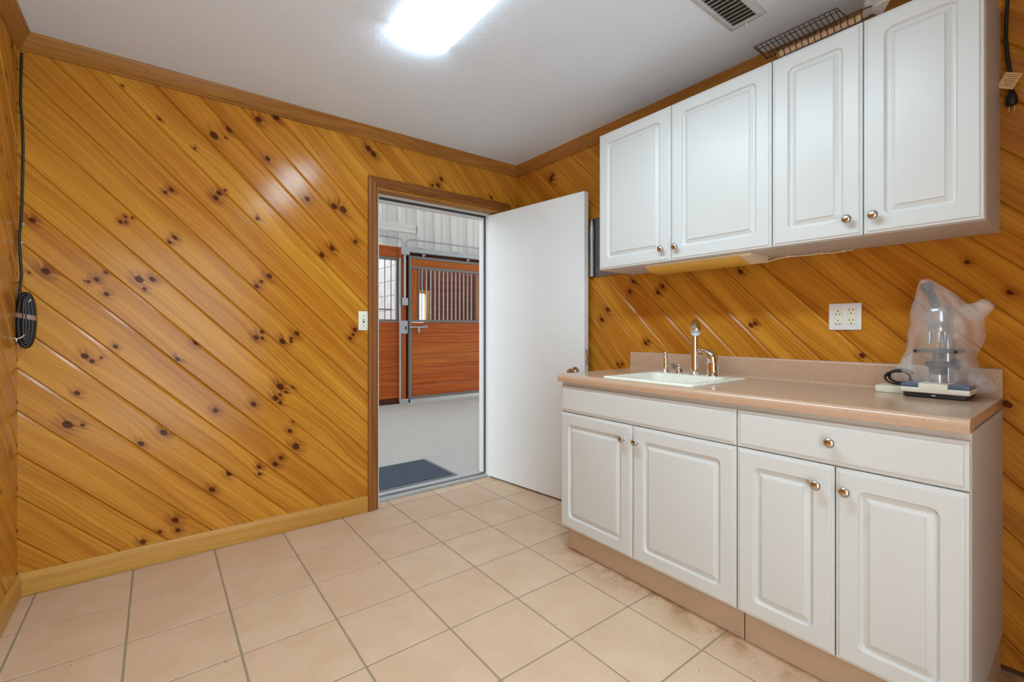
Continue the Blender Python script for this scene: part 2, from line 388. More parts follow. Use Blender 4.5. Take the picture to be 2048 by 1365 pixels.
# --- floor with tiles
fl = MB().box((XL - .15, YF - .15, -.12), (XR + .15, 3.0, -.0018)).build('floor', M['grout'])
tag(fl, 'beige and terracotta ceramic tile floor with grey grout lines', 'floor', kind='structure')
TS, TX, TY = .327, 1.2173, 1.8691; GR = .0036
tile_cache = {}
for i in range(-6, 4):
    for j in range(-8, 5):
        a0 = max(TX + i * TS + GR, XL); a1 = min(TX + (i + 1) * TS - GR, XR)
        b0 = max(TY + j * TS + GR, YF); b1 = min(TY + (j + 1) * TS - GR, 2.948)
        if a1 - a0 < .01 or b1 - b0 < .01: continue
        if b0 > 2.84:
            a0, a1 = max(a0, DL + .016), min(a1, DR - .016)
            if a1 - a0 < .02: continue
        if b1 > YB and (a1 < DL or a0 > DR): b1 = YB
        if a0 > 1.76 and b0 > .22 and b1 < 1.72: continue     # under the base cabinets
        key = (round(a1 - a0, 4), round(b1 - b0, 4)); cx, cy = (a0 + a1) / 2, (b0 + b1) / 2
        if key not in tile_cache:
            tile_cache[key] = MB().box((a0, b0, -.012), (a1, b1, 0), bev=.0011, seg=1).build('tile', M['tile'], fl, loc=(cx, cy, 0))
        else: copyobj(tile_cache[key], (cx, cy, 0))

# --- walls
wb = MB()
WT = 3.02
wb.box((XL - .15, YB + TH, 0), (DL - .001, WT, 3.3)); wb.box((DL, YB + TH, DT + .001), (DR, WT, 3.3)); wb.box((DR + .001, YB + TH, 0), (XR + .15, WT, 3.3))
wb = tag(wb.build('wall_back', M['groove']), 'back wall of diagonal honey pine boards around the open doorway', 'wall', kind='structure')
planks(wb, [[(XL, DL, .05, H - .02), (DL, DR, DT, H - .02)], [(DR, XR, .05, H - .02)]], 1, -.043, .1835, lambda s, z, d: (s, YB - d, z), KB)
wr = tag(MB().box((XR + TH, YF - .15, 0), (XR + .15, YB + TH, H)).build('wall_right', M['groove']), 'right wall of diagonal pine boards behind the white cabinets', 'wall', kind='structure')
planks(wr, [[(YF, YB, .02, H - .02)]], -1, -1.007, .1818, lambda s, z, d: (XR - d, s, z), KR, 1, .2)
wl = tag(MB().box((XL - .15, YF - .15, 0), (XL - TH, YB + TH, H)).build('wall_left', M['groove']), 'left wall of diagonal pine boards seen edge on', 'wall', kind='structure')
planks(wl, [[(YF, YB, .05, H - .02)]], 1, .02, .1835, lambda s, z, d: (XL + d, s, z), [], 3)
OX0, OX1 = -.46, .85     # unseen wide opening, added behind the viewer to let in fill daylight
wf = MB().box((XL - .15, YF - .15, 0), (OX0, YF, H)).box((OX1, YF - .15, 0), (XR + .15, YF, H)).box((OX0, YF - .15, 2.06), (OX1, YF, H)).build('wall_front', M['trim']); puv(wf, 0)
tag(wf, 'pine wall with a wide opening added behind the viewer for fill daylight', 'wall', kind='structure')
ce = MB().box((XL - .15, YF - .15, H), (XR + .15, WT, H + .12)).build('ceiling', M['ceiling'])
tag(ce, 'white textured ceiling', 'ceiling', kind='structure')

# --- crown moulding (profile: out from wall, down from ceiling)
CP = [(0, 0), (.046, 0), (.046, .006), (.042, .012), (.034, .024), (.024, .042), (.016, .052), (.016, .058), (.011, .060), (.011, .072), (0, .072)]
def crown(name, label, f0, f1, axis):
    o = MB().prism(CP, f0, f1).build(name, M['trim'], smooth=35); puv(o, axis); return tag(o, label, 'trim', kind='structure')
crown('trim_1', 'pine crown moulding along the top of the back wall', lambda a, b: (XL + a, YB - a, H - b), lambda a, b: (XR - a, YB - a, H - b), 0)
crown('trim_2', 'pine crown moulding along the top of the left wall', lambda a, b: (XL + a, YF, H - b), lambda a, b: (XL + a, YB - a, H - b), 1)
crown('trim_3', 'pine crown moulding above the white wall cabinets', lambda a, b: (XR - a, YF, H - b), lambda a, b: (XR - a, YB - a, H - b), 1)
BP = [(0, 0), (.014, 0), (.014, .078), (.0125, .084), (.008, .088), (.007, .094), (.004, .098), (0, .098)]
o = MB().prism(BP, lambda a, b: (XL + a, YB - a, b + .002), lambda a, b: (1.05, YB - a, b + .002)).build('baseboard_back', M['base'], smooth=35); puv(o, 0)
tag(o, 'pine baseboard along the foot of the back wall', 'baseboard', kind='structure')
o = MB().prism(BP, lambda a, b: (XL + a, YF, b + .002), lambda a, b: (XL + a, YB - a, b + .002)).build('baseboard_left', M['base'], smooth=35); puv(o, 1)
tag(o, 'pine baseboard along the foot of the left wall', 'baseboard', kind='structure')

# --- door casing: moulded boards around the doorway, with a wooden jamb liner
CS = [(0, 0), (.060, 0), (.060, .016), (.053, .020), (.046, .020), (.044, .016), (.026, .013), (.020, .016), (.012, .016), (.008, .011), (0, .009)]
cas = thing('trim_4', 'dark stained casing around the doorway', 'trim', (1.08, YB - .01, 0), kind='structure')
ci, co_, ct = DL + .008, DR - .004, DT + .006
o = MB().prism(CS, lambda a, b: (ci - a, YB - b, .002), lambda a, b: (ci - a, YB - b, ct + a)).build('casing_upright', M['casing'], cas, smooth=30); puv(o, 2)
o = MB().prism(CS, lambda a, b: (co_ + a, YB - b, .002), lambda a, b: (co_ + a, YB - b, ct + a)).build('casing_upright', M['casing'], cas, smooth=30); puv(o, 2)
o = MB().prism(CS, lambda a, b: (ci - a, YB - b, ct + a), lambda a, b: (co_ + a, YB - b, ct + a)).build('casing_head', M['casing'], cas, smooth=30); puv(o, 0)
JY = 2.935
o = MB().box((DL, YB - .006, DT - .014), (DR, JY, DT)).build('jamb_liner', M['trim'], cas); puv(o, 0)
o = MB().box((DL, YB - .006, 0), (DL + .014, JY, DT - .014)).build('jamb_liner', M['trim'], cas); puv(o, 2)
o = MB().box((DR - .014, YB - .006, 0), (DR, JY, DT - .014)).build('jamb_liner', M['trim'], cas); puv(o, 2)
# white steel frame set behind the liner
fr = thing('trim_5', 'white steel door frame with dark weather seal', 'trim', (1.14, 2.98, 0), kind='structure')
FL, FR, FT = DL + .052, 2.038, 2.037
MB().box((DL, JY + .001, 0), (FL, WT + .02, DT)).build('frame_jamb', M['steelwhite'], fr)
MB().box((FR, JY + .001, 0), (DR, WT + .02, DT)).build('frame_jamb', M['steelwhite'], fr)
MB().box((FL, JY + .001, FT), (FR, WT + .02, DT)).build('frame_head', M['steelwhite'], fr)
MB().box((FL + .0, JY + .055, FT - .026), (FR - .0, WT + .02, FT)).build('door_stop_or_filler', M['steelwhite'], fr)
MB().box((FR - .02, JY + .055, .03), (FR, WT + .02, FT - .026)).build('door_stop_or_filler', M['steelwhite'], fr)
MB().box((FL, JY + .055, .03), (FL + .012, WT + .02, FT - .026)).build('door_stop_or_filler', M['steelwhite'], fr)
MB().box((FL, JY + .044, FT - .014), (FR, JY + .055, FT)).build('weather_seal', M['seal'], fr)
MB().box((FR - .008, JY + .044, .03), (FR, JY + .055, FT - .014)).build('weather_seal', M['seal'], fr)
th = thing('trim_6', 'grey metal door sill between tile floor and barn concrete', 'trim', (1.6, 3.0, 0), kind='structure')
MB().box((DL + .01, 2.952, -.004), (DR - .01, 3.075, .018), bev=.005, seg=2).build('sill_plate', M['lightgrey'], th)
MB().box((FL + .005, 2.985, .018), (FR, 3.01, .026), bev=.003).build('sill_ridge', M['steel'], th)

# --- the open white door
hx, hy = 2.036, 2.942; fx, fy = 2.155, 2.039
ang = math.atan2(fy - hy, fx - hx); DW = math.hypot(fx - hx, fy - hy)
DM = Matrix.Translation((hx, hy, 0)) @ Matrix.Rotation(ang, 4, 'Z')      # local x along door, local y: into room side(-)/wall side(+)
dr = MB().box((0, 0, .014), (DW, .044, 2.032), bev=.0015).xf(DM).build('door_1', M['doorwhite'])
# in local frame +y (left of travel) points towards the wall side
tag(dr, 'plain white door swung open against the right wall', 'door', kind='structure')
def dpart(mb, name, m, **k): return mb.xf(DM).build(name, m, dr, **k)
kn = dpart(MB().lathe([(.032, 0), (.032, -.004), (.012, -.006), (.011, -.03), (.022, -.036), (.027, -.046), (.024, -.058), (.010, -.063), (.001, -.063)], o=(DW - .07, 0, .874), axis=(0, 1, 0)), 'knob', M['nickel'], smooth=40)
dpart(MB().lathe([(.032, 0), (.032, .004), (.012, .006), (.011, .03), (.022, .034), (.024, .042), (.001, .044)], o=(DW - .07, .044, .874), axis=(0, 1, 0)), 'knob', M['nickel'], smooth=40)
dpart(MB().box((DW, .008, .92), (DW + .002, .036, 1.02)), 'latch_plate', M['lightgrey'])
for zz in (.935, 1.005): dpart(MB().lathe([(.004, 0), (.003, .001), (.001, .0012)], o=(DW + .002, .022, zz), axis=(1, 0, 0), n=8), 'screw', M['slot'])
dpart(MB().box((DW, .012, .955), (DW + .006, .03, .985), bev=.002), 'latch_bolt', M['nickel'])
for zz in (.25, 1.02, 1.8): dpart(MB().tube([(-.004, .05, zz - .05), (-.004, .05, zz + .05)], .006, 10), 'hinge', M['steel'], smooth=40)

# ================================================================= CEILING LIGHT
LX0, LX1, LY0, LY1 = .777, 1.022, .60, 1.822
lt = thing('ceiling_light', 'lit white wraparound fluorescent fixture on the ceiling', 'light', ((LX0 + LX1) / 2, (LY0 + LY1) / 2, H - .08))
MB().box((LX0 + .02, LY0 + .01, H - .03), (LX1 - .02, LY1 - .01, H - .001)).build('housing', M['steelwhite'], lt)
prof = [(0, .003), (0, .030), (.004, .036)]
for i in range(1, 12):
    a = i / 12; prof.append((a * (LX1 - LX0), .037 + .016 * math.sin(a * PI)))
prof += [(LX1 - LX0 - .004, .036), (LX1 - LX0, .030), (LX1 - LX0, .003)]
MB().prism(prof, lambda a, b: (LX0 + a, LY0, H - b), lambda a, b: (LX0 + a, LY1, H - b)).build('lens', M['lens'], lt, smooth=40)

# ================================================================= AIR VENT
VX0, VX1, VY0, VY1 = 1.60, 1.933, .834, .982
vt = thing('air_vent', 'white ceiling air register with louvres and small lever', 'vent', ((VX0 + VX1) / 2, (VY0 + VY1) / 2, H - .012))
fm = MB(); b = .027
outer = [(VX0, VY0), (VX1, VY0), (VX1, VY1), (VX0, VY1)]; inn = [(VX0 + b, VY0 + b), (VX1 - b, VY0 + b), (VX1 - b, VY1 - b), (VX0 + b, VY1 - b)]
mid = [(VX0 + b - .006, VY0 + b - .006), (VX1 - b + .006, VY0 + b - .006), (VX1 - b + .006, VY1 - b + .006), (VX0 + b - .006, VY1 - b + .006)]
fm.loops([[(x, y, H - .001) for x, y in outer], [(x, y, H - .004) for x, y in outer], [(x, y, H - .012) for x, y in mid], [(x, y, H - .010) for x, y in inn], [(x, y, H - .001) for x, y in inn]], False, False)
fm.build('frame', M['vent'], vt, smooth=25)
MB().box((VX0 + b, VY0 + b, H - .003), (VX1 - b, VY1 - b, H - .001)).build('duct_opening', M['ventdark'], vt)
sl0 = None; n = 12
for i in range(n):
    x = VX0 + b + .008 + i * (VX1 - VX0 - 2 * b - .016) / (n - 1)
    if sl0 is None: sl0 = MB().prism([(.010, -.0035), (.011, -.0045), (-.003, -.0135), (-.004, -.0125)], lambda a, c_: (x + a, VY0 + b, H + c_), lambda a, c_: (x + a, VY1 - b, H + c_)).build('slat', M['vent'], vt, loc=(x, (VY0 + VY1) / 2, H - .007))
    else: copyobj(sl0, Vector((x, (VY0 + VY1) / 2, H - .007)) - gloc(vt))
MB().tube([(VX1 - b + .004, .905, H - .011), (VX1 - b + .006, .905, H - .024), (VX1 - b + .012, .902, H - .032)], .003, 6).build('lever', M['vent'], vt, smooth=40)

# ================================================================= CABINETS
def rrect(cy, cz, hy, hz, r, x, n=5):
    r = max(min(r, hy * .98, hz * .98), 1e-4); out = []
    for k, (sy, sz) in enumerate(((1, 1), (-1, 1), (-1, -1), (1, -1))):
        for i in range(n):
            a = PI / 2 * (k + i / (n - 1)); out.append((x, cy + sy * (hy - r) + r * math.cos(a), cz + sz * (hz - r) + r * math.sin(a)))
    return out
def panel_door(y0, y1, z0, z1, x, parent, frame=.056, name='door', arch=None):
    """raised-panel door, front face at x facing -X"""
    cy, cz, hy, hz = (y0 + y1) / 2, (z0 + z1) / 2, (y1 - y0) / 2, (z1 - z0) / 2
    L = []
    for ins, d, r in ((0, .019, 0), (0, .008, 0), (.002, .005, 0), (.009, .0036, 0), (.0098, .0010, 0), (.0125, 0, 0), (frame, 0, .022), (frame + .002, .0016, .021), (frame + .006, .0085, .018), (frame + .011, .0105, .013), (frame + .016, .0100, .002), (frame + .030, .0034, .0), (frame + .0308, .0010, 0), (frame + .0335, .0006, 0)):
        L.append(rrect(cy, cz, hy - ins, hz - ins, r, x + d))
    return MB().loops(L).build(name, M['white'], parent, smooth=14)
def slab_front(y0, y1, z0, z1, x, parent, name):
    cy, cz, hy, hz = (y0 + y1) / 2, (z0 + z1) / 2, (y1 - y0) / 2, (z1 - z0) / 2
    L = [rrect(cy, cz, hy - i, hz - i, 0, x + d) for i, d in ((0, .019), (0, .007), (.002, .005), (.011, .0042), (.0125, .001), (.016, 0), (.02, 0))]
    return MB().loops(L).build(name, M['white'], parent, smooth=14)
def knob(x, y, z, parent):
    return MB().lathe([(.0085, .001), (.0085, -.002), (.006, -.004), (.0055, -.012), (.009, -.015), (.0145, -.019), (.0155, -.0225), (.0135, -.026), (.008, -.0285), (.001, -.0293)], o=(x, y, z), axis=(1, 0, 0), n=20).build('knob', M['nickel'], parent, smooth=50)

# wall cabinets
UX, UZ0, UZ1 = 1.9391, 1.4752, 2.2223
def wall_cab(y0, ys, y1, label, kn):
    t = thing('wall_cabinet', label, 'cabinet', (2.1, (y0 + y1) / 2, UZ0), 'white wall cabinets above the counter')
    bx = UX + .0195
    MB().box((bx, y0, UZ0), (XR - .001, y1, UZ1), bev=.001).build('body', M['melamine'], t)
    g = .0015
    d1 = panel_door(ys + g, y1 - g, UZ0 + .002, UZ1 - .002, UX, t); d2 = panel_door(y0 + g, ys - g, UZ0 + .002, UZ1 - .002, UX, t)
    knob(UX, kn[0], 1.537, d1); knob(UX, kn[1], 1.537, d2)
wall_cab(.8205, 1.2761, 1.7257, 'wide white wall cabinet nearest the open door', (1.319, 1.243))
wall_cab(.2223, .5201, .8195, 'narrower white wall cabinet under the ceiling vent', (.562, .487))

# base cabinets
BX, CZ = 1.6565, .918
def base_cab(name, label, y0, ys, y1, kn, drawer):
    t = thing(name, label, 'cabinet', (1.95, (y0 + y1) / 2, 0), 'white base cabinets under the counter')
    bx = BX + .0195
    p_ = .018; zt_ = CZ - .0385
    MB().box((bx, y0, .128), (XR - .002, y0 + p_, zt_)).box((bx, y1 - p_, .128), (XR - .002, y1, zt_)).box((bx, y0 + p_, .128), (XR - .002, y1 - p_, .146)) \
        .box((XR - .02, y0 + p_, .146), (XR - .002, y1 - p_, zt_)).box((bx, y0 + p_, .70), (bx + .02, y1 - p_, .745)).box((bx, y0 + p_, zt_ - .03), (bx + .02, y1 - p_, zt_)).build('body', M['melamine'], t)
    MB().box((1.718, y0 + .002, .001), (XR - .03, y1 - .002, .1275), bev=.002).build('toe_kick', M['toe'], t)
    g = .0018
    d1 = panel_door(ys + g, y1 - g, .134, .7225, BX, t); d2 = panel_door(y0 + g, ys - g, .134, .7225, BX, t)
    knob(BX, kn[0], .657, d1); knob(BX, kn[1], .657, d2)
    s = slab_front(y0 + g, y1 - g, .7275, .858, BX, t, 'drawer' if drawer else 'false_drawer_front')
    if drawer: knob(BX, .5245, .798, s)
base_cab('base_cabinet', 'white sink base cabinet with two doors and a blank front', .822, 1.283, 1.7375, (1.326, 1.254), False)
base_cab('base_cabinet', 'white base cabinet with a knobbed drawer over two doors', .216, .5163, .821, (.562, .485), True)

# countertop with rolled front edge and backsplash, hole for the sink
CX, CY0, CY1 = 1.638, .2149, 1.7389
SX0, SX1, SY0, SY1 = 1.672, 2.125, 1.003, 1.466
ct_ = MB()
edge = [(CX + .032, -.038), (CX + .004, -.038)]
for i in range(0, 9):
    a = PI - i / 8 * PI / 2; edge.append((CX + .02 + .02 * math.cos(a), -.02 + .02 * math.sin(a)))
hole = [(SX0 + .03), (SX1 - .03)]
front = edge + [(hole[0], 0), (hole[0], -.03)]
ct_.prism(front, lambda a, b: (a, CY0, CZ + b), lambda a, b: (a, CY1, CZ + b))
ct_.box((hole[0], CY0, CZ - .03), (hole[1], SY0 + .03, CZ)); ct_.box((hole[0], SY1 - .03, CZ - .03), (hole[1], CY1, CZ))
ct_.box((hole[1], CY0, CZ - .03), (XR - .0205, CY1, CZ))
ctop = ct_.build('countertop', M['laminate'], smooth=30, loc=(1.95, .98, CZ))
tag(ctop, 'tan speckled laminate countertop with rolled front edge', 'countertop')
bs = [(0, .001), (.02, .001), (.02, .09), (.018, .095), (.014, .0975), (.0, .0975)]
MB().prism(bs, lambda a, b: (XR - .0005 - a, CY0, CZ + b), lambda a, b: (XR - .0005 - a, CY1, CZ + b)).build('backsplash', M['laminate'], ctop, smooth=40)
MB().prism([(0, 0), (.007, 0), (.005, .003), (.002, .006), (0, .009)], lambda a, b: (XR - .0206 - a, CY0, CZ + b), lambda a, b: (XR - .0206 - a, CY1, CZ + b)).build('cove_strip', M['laminate'], ctop, smooth=40)

# sink: drop-in bowl
def rr2(x0, x1, y0, y1, r, z, n=6):
    out = []
    for k, (sx, sy) in enumerate(((1, 1), (0, 1), (0, 0), (1, 0))):
        cx = (x1 - r) if sx else (x0 + r); cy = (y1 - r) if sy else (y0 + r)
        for i in range(n):
            a = PI / 2 * (k + i / (n - 1)); out.append((cx + r * math.cos(a), cy + r * math.sin(a), z))
    return out
sk = thing('sink', 'cream square drop-in bar sink in the tan countertop', 'sink', ((SX0 + SX1) / 2, (SY0 + SY1) / 2, CZ))
b0, b1, b2, b3 = SX0 + .045, SX1 - .095, SY0 + .045, SY1 - .045
L = [rr2(SX0, SX1, SY0, SY1, .012, CZ + .0006), rr2(SX0 + .001, SX1 - .001, SY0 + .001, SY1 - .001, .012, CZ + .006), rr2(SX0 + .006, SX1 - .006, SY0 + .006, SY1 - .006, .012, CZ + .010),
     rr2(b0 - .012, b1 + .012, b2 - .012, b3 + .012, .04, CZ + .010), rr2(b0 - .003, b1 + .003, b2 - .003, b3 + .003, .042, CZ + .007), rr2(b0, b1, b2, b3, .045, CZ - .002),
     rr2(b0 + .012, b1 - .012, b2 + .012, b3 - .012, .05, CZ - .10), rr2(b0 + .02, b1 - .02, b2 + .02, b3 - .02, .055, CZ - .135), rr2(b0 + .05, b1 - .05, b2 + .05, b3 - .05, .06, CZ - .145)]
MB().loops(L, False, True).build('bowl', M['sink'], sk, smooth=35)
MB().lathe([(.03, 0), (.03, .003), (.02, .002), (.001, .001)], o=((b0 + b1) / 2, (b2 + b3) / 2, CZ - .145)).build('drain', M['chrome'], sk, smooth=40)

# taps on the sink deck
TZ = CZ + .0102; TX0 = 2.078
f = thing('faucet', 'tall chrome gooseneck faucet at the middle of the sink deck', 'faucet', (TX0, 1.232, TZ), 'chrome taps on the sink deck')
dirv = Vector((-.84, -.54, 0)).normalized(); p0 = Vector((TX0, 1.232, TZ))
MB().lathe([(.027, 0), (.027, .004), (.021, .009), (.0185, .03), (.0165, .05), (.0165, .052)], o=p0).build('base', M['chrome'], f, smooth=50)
pts = [p0 + Vector((0, 0, z)) for z in (.045, .10, .16, .205)]
for i in range(1, 8):
    a = i / 8 * PI * .86; pts.append(p0 + Vector((0, 0, .205)) + dirv * (.046 * (1 - math.cos(a))) + Vector((0, 0, .046 * math.sin(a))))
MB().tube(pts, [.018] * 4 + [.0185] * 7, 16).build('spout', M['chrome'], f, smooth=50)
e = pts[-1]; dn = (pts[-1] - pts[-2]).normalized()
MB().lathe([(.0185, -.02), (.0215, -.008), (.0235, .006), (.0235, .045), (.022, .048), (.022, .054), (.017, .058), (.001, .058)], o=e, axis=dn).build('spray_head', M['chrome'], f, smooth=50)
f = thing('side_sprayer', 'chrome side sprayer with curved nozzle, rightmost on the sink deck', 'sprayer', (TX0 + .006, 1.143, TZ), 'chrome taps on the sink deck')
p0 = Vector((TX0 + .006, 1.143, TZ))
MB().lathe([(.030, 0), (.030, .004), (.027, .008), (.0265, .05), (.026, .062), (.022, .07)], o=p0).build('base', M['chrome'], f, smooth=50)
MB().tube([p0 + Vector((0, 0, .058)), p0 + Vector((0, .002, .078)), p0 + Vector((-.002, .010, .096)), p0 + Vector((-.004, .026, .110)), p0 + Vector((-.006, .046, .117)), p0 + Vector((-.006, .060, .118))], [.024, .0265, .026, .0195, .012, .008], 14).build('handle', M['chrome'], f, smooth=60)
MB().lathe([(.007, -.004), (.0085, 0), (.0085, .008), (.004, .009)], o=p0 + Vector((-.006, .058, .117)), axis=(0, 1, -.15), n=12).build('nozzle', M['chrome'], f, smooth=50)
f = thing('tap_lever', 'slim chrome post with ball tip, leftmost on the sink deck', 'tap', (TX0 - .004, 1.393, TZ), 'chrome taps on the sink deck')
p0 = Vector((TX0 - .004, 1.393, TZ))
MB().lathe([(.024, 0), (.023, .005), (.015, .012), (.0125, .02), (.0125, .078), (.011, .082), (.0085, .084)], o=p0, n=16).build('post', M['chrome'], f, smooth=45)
MB().lathe([(.004, -.012), (.009, -.0095), (.0118, -.004), (.0118, .003), (.009, .0085), (.0045, .0112), (.001, .012)], o=p0 + Vector((0, 0, .094)), n=14).build('ball_tip', M['chrome'], f, smooth=60)
MB().tube([p0 + Vector((-.012, -.004, .048)), p0 + Vector((-.012, -.055, .036))], .0022, 8).build('rod', M['chrome'], f, smooth=50)
f = thing('water_valve', 'small chrome valve with dark flat paddle between ball post and faucet', 'valve', (TX0 - .004, 1.318, TZ), 'chrome taps on the sink deck')
p0 = Vector((TX0 - .004, 1.318, TZ))
MB().lathe([(.020, 0), (.019, .004), (.011, .008), (.0095, .02), (.013, .024), (.013, .034), (.008, .038), (.008, .046), (.001, .048)], o=p0, n=14).build('valve_body', M['chrome'], f, smooth=40)
Mx = Matrix.Translation(p0 + Vector((.016, .022, .026))) @ Matrix.Rotation(.55, 4, 'X')
MB().box((-.004, -.038, -.012), (.004, .03, .012), bev=.002).xf(Mx).build('paddle', M['steel'], f)
MB().tube([p0 + Vector((.004, 0, .03)), p0 + Vector((.02, .006, .03))], .006, 10).build('spindle', M['chrome'], f, smooth=50)

# ================================================================= WALL FITTINGS
wp = thing('wall_outlet', 'white two-gang outlet plate on the pine wall above the counter', 'outlet', (XR, .664, 1.146))
oy0, oy1, oz0, oz1 = .607, .721, 1.146, 1.256
MB().box((XR - .006, oy0, oz0), (XR, oy1, oz1), bev=.003, seg=2).build('cover_plate', M['plate'], wp, smooth=40)
for k, yc in enumerate((.687, .641)):
    ins = MB().box((XR - .0085, yc - .0165, 1.1685), (XR - .004, yc + .0165, 1.2345), bev=.0015).build('receptacle', M['ivory'], wp)
    for zc, up in ((1.218, 1), (1.179, 1)):
        inv = 1 if k == 0 else -1
        if k == 1: zc = {1.218: 1.2205, 1.179: 1.1795}[zc]
        for dy in (-.0065, .0065):
            MB().box((XR - .0089, yc + dy - .0012, zc - .0075 * inv - .004), (XR - .008, yc + dy + .0012, zc - .0075 * inv + .004)).build('slot', M['slot'], ins)
        MB().lathe([(.0026, 0), (.0026, .0009)], o=(XR - .0089, yc, zc + .006 * inv), axis=(1, 0, 0), n=10).build('ground_hole', M['slot'], ins)
    if k == 0:
        for dy in (-.008, .008): MB().box((XR - .0095, yc + dy - .006, 1.198), (XR - .008, yc + dy + .006, 1.203), bev=.0005).build('test_button', M['ivory'], ins)
    for zc in (1.2475, 1.1545): MB().lathe([(.003, 0), (.003, .001)], o=(XR - .0066, yc, zc), axis=(1, 0, 0), n=10).build('screw', M['plate'], wp)
ws = thing('light_switch', 'ivory toggle light switch beside the doorway casing', 'switch', (1.025, YB, 1.145))
sx0, sx1, sz0, sz1 = .992, 1.052, 1.142, 1.262
MB().box((sx0, YB - .0065, sz0), (sx1, YB, sz1), bev=.003, seg=2).build('cover_plate', M['ivory'], ws, smooth=40)
sxm = (sx0 + sx1) / 2 + .003; szm = (sz0 + sz1) / 2
MB().box((sxm - .005, YB - .007, szm - .012), (sxm + .005, YB - .006, szm + .012)).build('toggle_slot', M['slot'], ws)
MB().box((sxm - .0035, YB - .018, szm - .001), (sxm + .0035, YB - .006, szm + .009), bev=.001).build('toggle', M['ivory'], ws)
for zz in (szm + .031, szm - .031): MB().lathe([(.003, 0), (.003, .001)], o=(sxm, YB - .0072, zz), axis=(0, 1, 0), n=10).build('screw', M['slot'], ws)

# steel plate with pinched tube, between the door edge and the wall cabinet
br = thing('metal_bracket', 'steel wall plate with bright pinched tube behind the open door', 'bracket', (XR, 1.93, 1.485))
MB().box((XR - .006, 1.738, 1.487), (XR - .0005, 2.075, 1.868), bev=.001).build('plate', M['steel'], br)
tp = [(XR - .022, 2.045, z) for z in (1.49, 1.50, 1.62, 1.70, 1.76, 1.80, 1.835, 1.858)]
MB().tube(tp, [.0115, .013, .013, .0125, .0145, .0135, .008, .0045], 12).build('tube', M['galv'], br, smooth=60)
for zz in (1.81, 1.735, 1.60, 1.563): MB().lathe([(.007, 0), (.006, .003), (.001, .004)], o=(XR - .0065, 1.99, zz), axis=(-1, 0, 0), n=10).build('screw', M['steel'], br, smooth=50)

# under-cabinet light
ul = thing('under_cabinet_light', 'yellowed slim light fixture under the wide wall cabinet', 'light', (2.05, 1.21, UZ0 - .04))
ya, yb = .972, 1.452
MB().prism([(1.985, -.001), (2.15, -.001), (2.15, -.030), (2.09, -.037), (1.99, -.012)], lambda a, b: (a, ya - .05, UZ0 + b), lambda a, b: (a, ya, UZ0 + b)).build('end_cap', M['cream'], ul)
MB().prism([(1.985, -.001), (2.15, -.001), (2.15, -.012), (1.985, -.008)], lambda a, b: (a, ya, UZ0 + b), lambda a, b: (a, yb, UZ0 + b)).build('housing', M['cream'], ul)
MB().prism([(1.987, -.0085), (2.14, -.012), (2.135, -.034), (2.09, -.040), (2.03, -.034), (1.995, -.018)], lambda a, b: (a, ya + .001, UZ0 + b), lambda a, b: (a, yb - .004, UZ0 + b)).build('lens', M['amber'], ul, smooth=40)
wc = thing('white_wire', 'thin cream wire stapled under the wall cabinets', 'wire', (2.2, .8, UZ0 - .01))
pts = [(2.145, .93, UZ0 - .028), (2.17, .90, UZ0 - .016), (2.20, .86, UZ0 - .006), (2.22, .80, UZ0 - .007), (2.225, .74, UZ0 - .005), (2.23, .70, UZ0 - .008), (2.23, .66, UZ0 - .005), (2.225, .63, UZ0 - .006), (2.2, .625, UZ0 - .004)]
MB().tube(pts, .0026, 8).build('wire_run', M['cream'], wc, smooth=60)
for p in (pts[2], pts[4], pts[6]): MB().box((p[0] - .004, p[1] - .003, p[2] - .005), (p[0] + .004, p[1] + .003, UZ0 - .0005)).build('staple', M['cream'], wc)

# hanging power cord at the right, with paper tag and plug
pc = thing('power_cord', 'black power cord with paper tag hanging beside the wall cabinets', 'cord', (2.235, .195, 1.9))
pts = [(2.232, .214, 2.36), (2.230, .208, 2.30), (2.228, .203, 2.245), (2.228, .206, 2.17), (2.230, .207, 2.11), (2.231, .203, 2.05), (2.231, .1975, 1.995), (2.231, .196, 1.955), (2.231, .195, 1.93)]
MB().tube(pts, .0052, 10).build('cable', M['black'], pc, smooth=60)
pl = MB().lathe([(.006, .018), (.009, .008), (.013, 0), (.0145, -.012), (.0145, -.026), (.012, -.030)], o=(2.231, .194, 1.918), n=12).build('plug', M['black'], pc, smooth=45)
for dy in (-.006, .006): MB().box((2.2303, .194 + dy - .0006, 1.868), (2.2318, .194 + dy + .0006, 1.889)).build('prong', M['nickel'], pl)
Mx = Matrix.Translation((2.222, .1985, 1.968)) @ Matrix.Rotation(.50, 4, 'X')
tg = MB().box((-.0006, -.0215, -.0245), (.0006, .0215, .0245)).xf(Mx).build('paper_tag', M['tag'], pc)
for i in range(7): MB().box((-.0009, -.016 + .003 * (i % 2), .017 - i * .0055), (-.0006, .016 - .004 * (i % 3), .0182 - i * .0055)).xf(Mx).build('print_line', M['ink'], tg)

